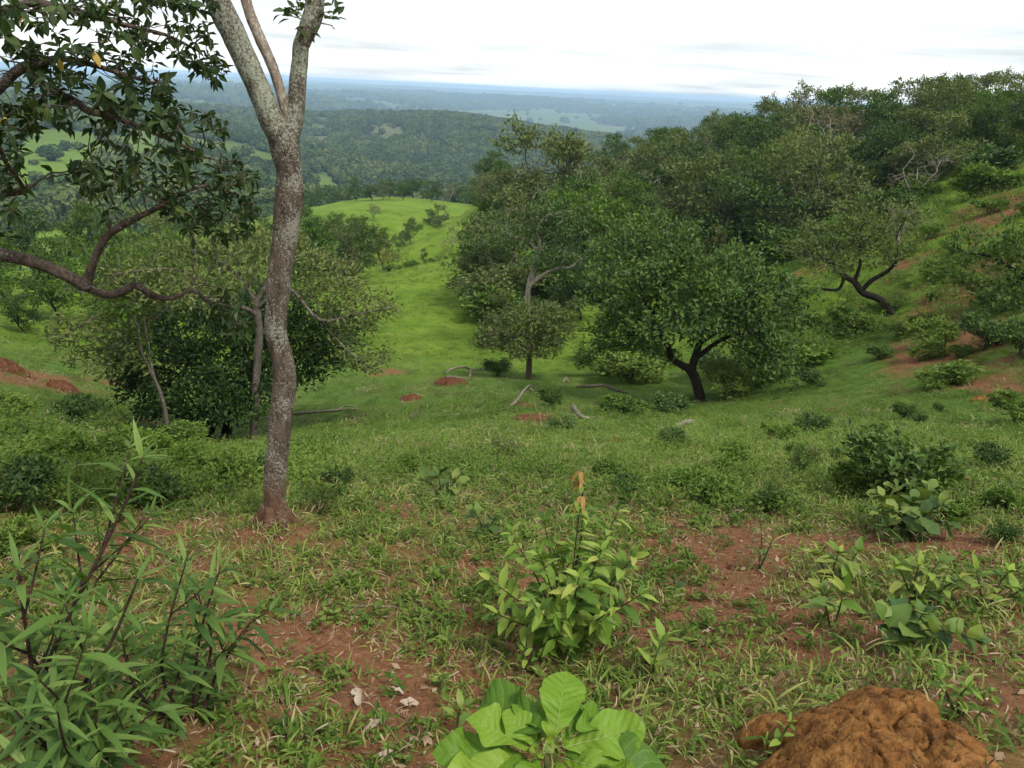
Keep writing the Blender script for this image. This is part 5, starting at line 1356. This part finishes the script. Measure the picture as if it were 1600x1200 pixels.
for (f, n_, mt_) in ((1.0, 5, YL), (.93, 4, YL), (.85, 4, EL), (.78, 5, YL), (.68, 5, EL), (.6, 5, EL)):
    p = q[int(f * (len(q) - 1))]
    for i in range(n_):
        th = i * 2 * math.pi / n_ + gC.uniform(-.3, .3)
        put_leaf(cs_, bC, mt_[int(gC.integers(0, len(mt_)))], p, np.array([math.cos(th), math.sin(th), -.2 if mt_ is YL else .2]), np.array([0, 0, 1.]) + .4 * np.array([math.cos(th), math.sin(th), 0]), gC.uniform(.05, .085))

# bright rosette with big leaves at the bottom edge
RD = 1.36
rc = P3(855, 1168, RD); rb = on(rc[0], rc[1])
ro = empty('broadleaf_seedling', rb)
tag(ro, 'bright green seedling with big blunt wavy leaves at the bottom edge', 'seedling')
mbx = MB(); q = spline(np.array([rb + (0, 0, -.02), (rb + rc) / 2 + (.01, 0, 0), rc + (0, 0, -.015)]), 6); tube(mbx, q, np.linspace(.011, .006, len(q)), 8); mbx.build('stem', STEM_GREEN, ro, rb)
def bigleaf(i, tint, wv): return leaf_mesh('leaf', N_BIG, blunt(.27 + .03 * (i % 2)), [.18, .3, .1][i % 3], [.1, .25, -.05, .2][i % 4], 16, wv, tint, 60 + i, hook=.12, ragged=.14)
BIGS = [ # base pixel, tip pixel, extra distance of the tip, width factor, tint
 ((868,1150),(884,1050),.10,1.35,.5),((852,1150),(818,1078),.12,1.1,.45),((850,1140),(758,1098),.16,1.1,.1),((842,1168),(792,1108),.04,1.0,.6),((832,1172),(738,1118),.02,1.0,.62),((825,1185),(690,1165),-.04,.8,.25),
 ((880,1168),(1004,1138),.05,1.05,.5),((882,1178),(1052,1200),-.02,.7,.15),((878,1184),(990,1212),-.08,.8,.65),((900,1140),(956,1108),.12,.9,.3),((866,1172),(848,1128),.0,.6,.75),((880,1168),(886,1140),.02,.9,.6),
 ((830,1190),(700,1215),-.1,.8,.65),((845,1185),(800,1235),-.1,.8,.4),((870,1190),(900,1245),-.1,.8,.45),((842,1184),(838,1168),-.02,1.0,.8),((850,1186),(856,1164),-.02,.9,.8),((890,1150),(930,1090),.14,.8,.2),((838,1160),(870,1110),.1,.7,.35)]
for i, (b_, t_, dd, wf, tn) in enumerate(BIGS):
    p0, p1 = P3(*b_, RD), P3(*t_, RD + dd)
    nr = unit(CAM - p0) * .65 + np.array([0, 0, .6]) + .25 * np.array([math.sin(i * 2.1), math.cos(i * 1.7), 0])
    put_leaf(ro, rb, bigleaf(i, tn, .45), p0, p1 - p0, nr, float(np.linalg.norm(p1 - p0)) * 1.06, wf)

# right-hand saplings
RO = [leaf_mesh('leaf', N_ROUND, heart(.42), .2, .25, 7, .12, .5, 41), leaf_mesh('leaf', N_ROUND, heart(.38), .1, .4, 7, .15, .7, 42), leaf_mesh('leaf', N_ROUND, heart(.4), .25, .15, 7, .1, .2, 43)]
YE = [leaf_mesh('leaf', N_ROUND, ellip(.22), .25, .3, 6, .1, .75, 44), leaf_mesh('leaf', N_ROUND, ellip(.2), .2, .5, 6, .1, .9, 45), leaf_mesh('leaf', N_ELL, ellip(.2), .2, .4, 6, .1, .7, 46)]
grow('round_leaved_sapling', 'sapling with round heart-shaped leaves and a drooping blue-green frond at right', 'sapling', [
  pstem((1412,1010), [(1405,985),(1400,955,.05)]), pstem((1415,1010), [(1430,985),(1440,960)]), pstem((1412,1012), [(1425,990,-.05),(1470,985,-.05),(1525,1000,-.08)]), pstem((1410,1010), [(1395,990,-.06),(1382,965,-.05)])],
  RO, .026, .105, STEM_GREEN, 71, ang=1.1, droop=.1, r0=.005, bare=.2, tipl=3)
grow('yellow_green_sapling', 'small sapling with a star of yellow-green leaves left of the round-leaved one', 'sapling', [pstem((1300,985), [(1292,955),(1285,925,.02)]), pstem((1300,985), [(1312,950),(1318,925)])], YE, .028, .125, STEM_GREEN, 72, ang=1.1, droop=.05, bare=.5, tipl=5)
grow('yellow_green_sapling', 'leafy sapling with heart-shaped leaves behind the yellow-green star', 'sapling', [pstem((1300,905), [(1285,885),(1278,868)]), pstem((1305,905), [(1325,885),(1340,862)]), pstem((1300,905), [(1305,880),(1310,865)])], RO[:2] + YE, .03, .115, STEM_GREEN, 73, ang=1.1, droop=.1, bare=.2, tipl=4)
grow('yellow_green_sapling', 'bushy yellow-green sapling on the right, just behind the round-leaved one', 'sapling', [pstem((1430,945), [(1415,910),(1405,890)]), pstem((1435,945), [(1450,905),(1465,880)]), pstem((1440,945), [(1480,915),(1500,905)]), pstem((1430,945), [(1430,905),(1435,885)]), pstem((1430,945), [(1400,925),(1375,915)])], YE + EL[:1], .024, .105, STEM_GREEN, 74, ang=1.0, droop=.1, bare=.2, tipl=4)
grow('leafy_sapling', 'green leafy sapling at the right margin behind the yellow-green ones', 'sapling', [pstem((1540,950), [(1530,910),(1525,890)]), pstem((1545,950), [(1560,915),(1575,895)]), pstem((1545,950), [(1590,925),(1610,915)])], EL, .025, .10, STEM_GREEN, 75, ang=1.0, droop=.1, bare=.2, tipl=4)
grow('yellow_green_sapling', 'slim yellowish sapling standing right of the leafy shrub', 'sapling', [pstem((1020,1065), [(1022,1035),(1035,1000,.02)])], YE[:2] + EL[:1], .03, .12, STEM_GREEN, 76, ang=.7, droop=.1, bare=.3, tipl=4)
grow('leafy_sapling', 'small glossy sapling growing behind the ochre mound', 'sapling', [pstem((1500,1120), [(1480,1085),(1468,1060)]), pstem((1500,1120), [(1500,1090),(1510,1075)])], EL[:3], .014, .06, STEM_GREEN, 77, ang=1.0, droop=.2, bare=.1, tipl=4)
grow('leafy_sapling', 'little sapling growing against the left of the ochre mound', 'sapling', [pstem((1215,1190), [(1218,1160,-.03),(1235,1128,-.03)]), pstem((1212,1192), [(1200,1175),(1198,1160)])], EL[:3], .02, .045, STEM_GREEN, 78, ang=1.0, droop=.1, bare=.1, tipl=4)
grow('leafy_sapling', 'grey-green young plant right of the central shrub on the bare patch', 'sapling', [pstem((1185,890), [(1190,850),(1188,810)]), pstem((1185,890), [(1200,860),(1210,835)])], LA[:2], .02, .08, STEM_GREEN, 79, ang=1.0, droop=.1, bare=.2)
grow('leafy_sapling', 'small plant with paired leaves in front of the central shrub', 'sapling', [pstem((820,1050), [(822,1035),(818,1018)]), pstem((822,1050), [(835,1035),(842,1025)])], EL[:3], .022, .07, STEM_GREEN, 80, ang=1.2, droop=.0, bare=.3)
grow('leafy_sapling', 'pale seedling left behind the bright big-leaved one', 'sapling', [pstem((715,1150), [(715,1125),(720,1105)])], YE[:2], .025, .08, STEM_GREEN, 81, ang=.8, droop=.0, bare=.3)
grow('leafy_sapling', 'bluish seedling on the bare red patch right of the shrub', 'sapling', [pstem((1055,925), [(1055,915),(1052,905)])], RO[2:], .02, .06, STEM_GREEN, 82, ang=1.2, droop=.0, bare=.2)

N_BROAD = leafmat('leaf_broad', [(0, (0.04, 0.075, 0.022)), (0.5, (0.085, 0.14, 0.032)), (1, (0.19, 0.23, 0.055))], trans=.28, rough=.6, spec=.15, vary=.8)
BRD = [leaf_mesh('leaf', N_BROAD, blunt(.3), .2, .3, 8, .2, .35, 101, hook=.1), leaf_mesh('leaf', N_BROAD, ellip(.3), .15, .5, 8, .2, .55, 102), leaf_mesh('leaf', N_BROAD, blunt(.27), .3, .15, 8, .25, .75, 103)]
grow('broadleaf_bush', 'broad-leaved rounded bush on the red track edge in front of the big dark bush', 'bush', [pstem((1420, 838), [((1420 + q[0]) / 2, (838 + q[1]) / 2 - 8, q[2] * .5), q]) for q in
  [(1372,800,-.05),(1380,775,.1),(1400,765,.2),(1425,760,.25),(1450,768,.2),(1468,790,.05),(1478,815,-.05),(1400,800,-.2),(1440,805,-.2),(1425,785,0),(1385,825,-.15)]], BRD, .034, .135, STEM_DARK, 111, ang=1.05, droop=.2, r0=.007, bare=.2, tipl=4)
grow('broadleaf_bush', 'broad-leaved bluish green seedling on the slope left of centre', 'bush', [pstem((688, 780), [(688,762),(686,745)]), pstem((688, 780), [(678,762),(668,752)]), pstem((690, 780), [(700,765),(708,755)])], BRD, .05, .17, STEM_DARK, 112, ang=1.1, droop=.15, bare=.2, tipl=3)
grow('broadleaf_bush', 'broad-leaved low seedling left of the central shrub', 'bush', [pstem((755, 838), [(752,820),(745,805)]), pstem((755, 838), [(765,822),(772,812)])], BRD, .04, .115, STEM_DARK, 113, ang=1.1, droop=.15, bare=.2, tipl=4)

# ================================================================== mounds, logs, stones, dead leaves
def moundmat(name, a, b, c):
    mt, t, N, L = newmat(name)
    tc = N('ShaderNodeTexCoord')
    n1 = N('ShaderNodeTexNoise'); n1.inputs['Scale'].default_value = 14; n1.inputs['Detail'].default_value = 7; n1.inputs['Roughness'].default_value = .7; L(tc.outputs['Object'], n1.inputs['Vector'])
    r = N('ShaderNodeValToRGB'); e = r.color_ramp.elements; e.new(.5)
    for q, (p, cc) in zip(e, ((.3, a), (.5, b), (.72, c))): q.position = p; q.color = rgba(cc)
    L(n1.outputs['Fac'], r.inputs[0])
    vo = N('ShaderNodeTexNoise'); vo.inputs['Scale'].default_value = 75; vo.inputs['Detail'].default_value = 4; L(tc.outputs['Object'], vo.inputs['Vector'])
    ad = N('ShaderNodeMath'); ad.operation = 'ADD'; L(n1.outputs['Fac'], ad.inputs[0]); L(vo.outputs['Fac'], ad.inputs[1])
    bp_ = N('ShaderNodeBump'); bp_.inputs['Strength'].default_value = 1.0; bp_.inputs['Distance'].default_value = .016; L(ad.outputs[0], bp_.inputs['Height'])
    pb = N('ShaderNodeBsdfPrincipled'); pb.inputs['Roughness'].default_value = .95; pb.inputs['Specular IOR Level'].default_value = .1
    L(r.outputs[0], pb.inputs['Base Color']); L(bp_.outputs[0], pb.inputs['Normal'])
    o = N('ShaderNodeOutputMaterial'); L(pb.outputs[0], o.inputs['Surface']); return mt
OCHRE = moundmat('ochre_earth', (0.055, 0.024, 0.009), (0.165, 0.074, 0.022), (0.28, 0.142, 0.046))
REDE = moundmat('red_earth', (0.045, 0.019, 0.010), (0.105, 0.043, 0.021), (0.17, 0.08, 0.042))

def mound(name, label, cat, lobes, mat, res=0.012, rough=0.02, crack=0.0, group=None):
    """lobes: (x, y, radius, height). A rounded lumpy heap standing on the ground."""
    lx = [l[0] for l in lobes]; ly = [l[1] for l in lobes]; lr = max(l[2] for l in lobes) * 1.15
    xs = np.arange(min(lx) - lr, max(lx) + lr, res); ys = np.arange(min(ly) - lr, max(ly) + lr, res)
    X, Y = np.meshgrid(xs, ys); G_ = height(X, Y); Hh = np.full(X.shape, -.06)
    wx = X + .06 * (fbm(X * 9, Y * 9, 71) - .5); wy = Y + .06 * (fbm(X * 9, Y * 9, 72) - .5)
    for (a, b, r_, h) in lobes:
        q = np.clip(1 - ((wx - a) ** 2 + (wy - b) ** 2) / r_ ** 2, -1, 1)
        hh = np.where(q > 0, h * np.sqrt(np.maximum(q, 0)), -.06)
        k = .05 * max(l[3] for l in lobes) + 1e-4
        Hh = np.logaddexp(Hh / k, hh / k) * k
    Hh = Hh + rough * (fbm(X * 13, Y * 13, 73, 4) - .5) + rough * .5 * (fbm(X * 45, Y * 45, 74, 3) - .5)
    if crack:
        f_ = np.abs(fbm(X * 8 + 5, Y * 8, 75, 3) - .5); Hh = Hh - crack * np.exp(-(f_ / .018) ** 2)
        pit = fbm(X * 60, Y * 60, 76, 2); Hh = Hh - crack * .5 * smooth(.60, .70, pit)
    ny, nx = X.shape
    ok = Hh > -.045
    Vv = np.stack([X, Y, G_ + np.maximum(Hh, -.05)], -1).reshape(-1, 3)
    i_ = np.arange(ny - 1)[:, None] * nx + np.arange(nx - 1)[None]
    Qv = np.stack([i_, i_ + 1, i_ + nx + 1, i_ + nx], -1).reshape(-1, 4)
    Qv = Qv[ok.ravel()[Qv].any(1)]
    use = np.unique(Qv); mp_ = np.zeros(len(Vv), int); mp_[use] = np.arange(len(use))
    b = on(float(np.mean(lx)), float(np.mean(ly)))
    mbx = MB(); mbx.add(Vv[use], mp_[Qv]); o = mbx.build(name, mat, None, b); o.location = b
    return tag(o, label, cat, group)

def gl(px, py, rpx, hpx):
    p = at(px, py); k = depth(p) / F_PX; return (p[0], p[1], rpx * k, hpx * k)
mound('termite_mound', 'ochre termite mound with knobbly cracked crust at lower right', 'mound', [gl(1290,1180,85,88), gl(1310,1225,105,95), gl(1355,1150,90,78), gl(1415,1185,95,60), gl(1440,1230,115,56), gl(1200,1150,46,44), gl(1250,1235,80,70)], OCHRE, res=.0045, rough=.026, crack=.024)
for (px, py, r_, h, lb, mt_) in [(703,603,26,16,'red earth heap beside the arched dead branch',REDE),(641,624,17,9,'red earth heap left of the arched dead branch',REDE),(840,656,40,9,'wide low red earth heap left of the forked log',REDE),(815,637,22,10,'red earth heap under the leaning grey branch',REDE),
    (100,610,22,18,'rounded dark red mound on the left bank',REDE),(10,580,28,24,'red earth bank at the left edge',REDE),(960,691,14,7,'small red earth heap on the slope below the logs',REDE),(1301,644,17,8,'small red earth heap on the open right slope',REDE),(870,714,16,5,'ochre earth heap in the middle of the slope',OCHRE),
    (725,700,22,5,'flat brown earth heap left of the middle slope',REDE),(682,690,9,9,'small orange-topped earth lump on the left slope',OCHRE),(1500,750,13,11,'orange earth lump on the right slope above the track',OCHRE),(1516,766,9,6,'small orange earth lump below the larger one',OCHRE),(1240,722,16,7,'ochre earth patch heap left of the big dark bush',OCHRE),
    (1530,625,14,8,'orange earth lump under the red bank at right',OCHRE),(1085,700,22,6,'tan earth heap on the slope below the white-ended log',OCHRE),(360,872,16,6,'orange earth crumb heap behind the narrow-leaved shrub',OCHRE),(1145,888,12,6,'dark red clod on the grass right of the shrub',REDE)]:
    a = gl(px, py, r_, h * .85); mound('earth_mound', lb, 'mound', [a, (a[0] + a[2] * .5, a[1] + a[2] * .3, a[2] * .6, a[3] * .6)], mt_, res=max(a[2] / 22, .006), rough=a[3] * .7, crack=a[3] * .15, group='earth heaps on the slope')

DEAD = barkmat('dead_wood', (0.09, 0.072, 0.056), (0.25, 0.215, 0.17), None, 0, 18)
DEADK = barkmat('dead_wood_dark', (0.035, 0.028, 0.022), (0.12, 0.095, 0.075), None, 0, 18)
def log(label, rows, mat, sub=(), cat='log', name='fallen_log', lift=0.0):
    """rows: (px, py on the ground, width px, lift px)."""
    pts = []
    for (px, py, w_, up) in rows:
        p = at(px, py); k = depth(p) / F_PX; pts.append(np.r_[p + np.array([0, 0, (up + w_ * .2) * k]), w_ / 2.3 * k])
    s = spline(np.array(pts), 6); b = pts[0][:3].copy()
    root = empty(name, b); mbx = MB(); tube(mbx, s[:, :3], s[:, 3], 9, lump=.3, seed=len(label)); mbx.build('wood', mat, root, b)
    for rw in sub:
        pp = []
        for (px, py, w_, up) in rw:
            p = at(px, py); k = depth(p) / F_PX; pp.append(np.r_[p + np.array([0, 0, (up + w_ * .4) * k]), w_ / 2 * k])
        s = spline(np.array(pp), 5); mbx = MB(); tube(mbx, s[:, :3], s[:, 3], 6, lump=.2, seed=3); mbx.build('branch', mat, root, b)
    return tag(root, label, cat, 'dead wood lying in the hollow')
log('long pale fallen pole on the grass right of the lichen-spotted trunk', [(380,662,4,0),(440,650,5,1),(500,645,5,1),(558,641,3,2)], DEAD, [[(525,644,3,1),(540,641,2,6),(556,641,2,5)]])
log('short pale stick left behind the lichen-spotted trunk', [(385,662,4,0),(405,655,3,1)], DEAD)
log('arched dead branch standing above a red earth heap', [(695,585,4,0),(705,585,4,8),(725,585,4,11),(735,585,5,6),(734,590,4,0)], DEAD, [[(735,580,2,1),(770,577,2,1),(800,575,1.5,1)]], 'branch', 'dead_branch')
log('thin pale stick on top of the red earth heap', [(690,600,3,8),(703,600,3,12),(720,600,2,9),(735,598,2,5)], DEAD, (), 'branch', 'dead_branch')
log('grey leaning branch with twiggy end in the middle of the hollow', [(760,642,2,0),(790,641,5,2),(808,635,5,10),(818,622,4,12),(828,612,3,10),(840,612,2,6)], DEAD, [[(828,614,2,8),(836,618,2,4),(845,614,1.5,3)]], 'branch', 'dead_branch')
log('thin brown pole lying left of the wide red heap', [(680,652,3,1),(710,650,4,1),(745,650,5,1)], DEAD)
log('grey forked log with raised end left of the round tree', [(895,640,9,4),(905,652,9,2),(918,656,7,1),(930,655,5,1)], DEAD, [[(885,650,4,1),(905,652,4,1)], [(925,655,3,1),(945,652,3,1),(960,648,2,1)]])
log('dark long log lying under the left side of the round tree', [(900,606,4,1),(925,606,6,2),(945,606,5,3),(965,612,5,1),(980,615,3,1)], DEADK)
log('white-ended grey log on the slope below the round tree', [(1035,680,11,0),(1050,674,9,2),(1068,666,9,4),(1081,664,8,5)], DEAD)
log('white weathered stump in the middle of the slope', [(890,672,9,-2),(892,671,9,4),(893,670,7,9)], DEAD, (), 'stump', 'tree_stump')
log('pale forked stick right of the small tree trunk', [(880,598,3,0),(884,596,3,6),(888,598,3,1)], DEAD, (), 'branch', 'dead_branch')
log('pale standing snag left of the small tree trunk', [(788,590,3,0),(787,588,4,10),(789,586,3,20),(787,586,2,26)], DEAD, [[(787,588,2,12),(780,588,2,18)]], 'branch', 'dead_branch')
log('grey weathered stick by the foot of the round tree', [(935,637,3,1),(948,632,3,1),(958,630,2,1)], DEAD)
log('pale thin stick on the grass left of the central shrub', [(530,952,3,1),(570,948,4,1),(625,950,3,1)], DEAD)
log('thin brown twig on the bare earth left of centre', [(450,1055,3,1),(480,1058,3,1),(515,1060,2,1)], DEADK)
log('small grey log end on the left slope behind the trunk', [(642,655,8,0),(650,650,8,4),(655,648,6,6)], DEADK, (), 'stump', 'tree_stump')
log('dark half-buried log right of the lichen trunk', [(545,652,6,0),(558,657,7,1),(572,664,6,1)], DEADK)
log('thin pale stick low on the left slope', [(532,688,3,0),(550,687,3,1)], DEAD)

def stone(label, px, py, rpx, mat, seed, name='stone'):
    p = at(px, py); r_ = rpx * depth(p) / F_PX
    g = np.random.default_rng(seed)
    th = np.linspace(0, math.pi, 9); ph = np.linspace(0, 2 * math.pi, 15)[:-1]
    A_, B_ = np.meshgrid(th, ph, indexing='ij')
    d = np.stack([np.sin(A_) * np.cos(B_), np.sin(A_) * np.sin(B_), np.cos(A_)], -1)
    rad_ = .8 + .4 * fbm(d[..., 0] * 1.2 + seed, d[..., 1] * 1.2 + d[..., 2] * 1.3, seed, 3)
    V_ = (d * rad_[..., None] * np.array([1, .8, .65]) * r_).reshape(-1, 3)
    q = [(i * 14 + j, i * 14 + (j + 1) % 14, i * 14 + 14 + (j + 1) % 14, i * 14 + 14 + j) for i in range(8) for j in range(14)]
    mbx = MB(); mbx.add(V_, q); o = mbx.build(name, mat); o.location = p + np.array([0, 0, r_ * .25]); o.rotation_euler = (0, 0, seed)
    return tag(o, label, 'stone', 'stones on the earth')
BROWNSTONE = moundmat('brown_stone', (0.07, 0.032, 0.022), (0.14, 0.065, 0.045), (0.22, 0.11, 0.08))
stone('reddish brown stone on the earth right of the narrow-leaved shrub', 486, 1122, 17, BROWNSTONE, 3)
stone('brown stone half hidden behind the narrow-leaved shrub', 210, 918, 12, BROWNSTONE, 4)
stone('small pinkish stone on the slope right of the central shrub', 1048, 788, 8, BROWNSTONE, 5)
stone('pale stone on the slope below the round tree', 989, 668, 5, DEAD, 6)
stone('small brown stone on the earth in front of the mound', 1175, 1115, 10, BROWNSTONE, 7)

DRYP = leafmat('dead_leaf_pale', [(0, (0.16, 0.11, 0.075)), (0.5, (0.30, 0.235, 0.17)), (1, (0.36, 0.32, 0.26))], trans=.08, rough=.8, spec=.1, vary=.9, tcol=(1, .85, .7))
DLV = [leaf_mesh('dead_leaf', DRYP, ellip(.24), .5, -.3, 7, .35, .4, 91), leaf_mesh('dead_leaf', DRYP, ellip(.28), .3, .3, 7, .4, .6, 92), leaf_mesh('dead_leaf', DRYP, ellip(.2), .7, -.2, 7, .3, .8, 93)]
gD = np.random.default_rng(95)
for (px, py, ln, lb) in [(655,1105,30,'pale curled dead leaf left of the bright seedling'),(572,1150,34,'broad tan dead leaf on the earth at bottom'),(632,1090,22,'grey dead leaf above the pale curled one'),(560,1110,24,'brown dead leaf behind the broad tan one'),(548,1090,16,'yellowish dead leaf on the red earth'),(610,1128,22,'small pale dead leaf between stone and seedling'),
    (705,1000,18,'upright straw-coloured leaf left of the central shrub'),(1340,905,22,'pale dead leaf among the right-hand saplings'),(1290,905,18,'brown dead leaf under the heart-leaved sapling'),(640,1165,20,'pale dead leaf at the bottom left of the seedling'),(590,1190,24,'tan dead leaf at the bottom edge'),(1105,985,14,'tiny pale leaf on the bare red patch'),(1110,992,14,'tiny tan leaf beside the pale one on the red patch'),(470,1090,18,'brown dead leaf above the reddish stone'),(525,1060,14,'little straw leaf on the left earth')]:
    p = at(px, py); s = ln * depth(p) / F_PX; a = gD.uniform(0, 6.28)
    o = bpy.data.objects.new('dead_leaf', DLV[int(gD.integers(0, 3))]); o.matrix_basis = frame(p + np.array([0, 0, .02]), [math.cos(a), math.sin(a), gD.uniform(-.1, .2)], np.array([0, 0, 1.]) + gD.normal(0, .3, 3), s * 1.1)
    col.objects.link(o); tag(o, lb, 'leaf', 'dead leaves on the earth')
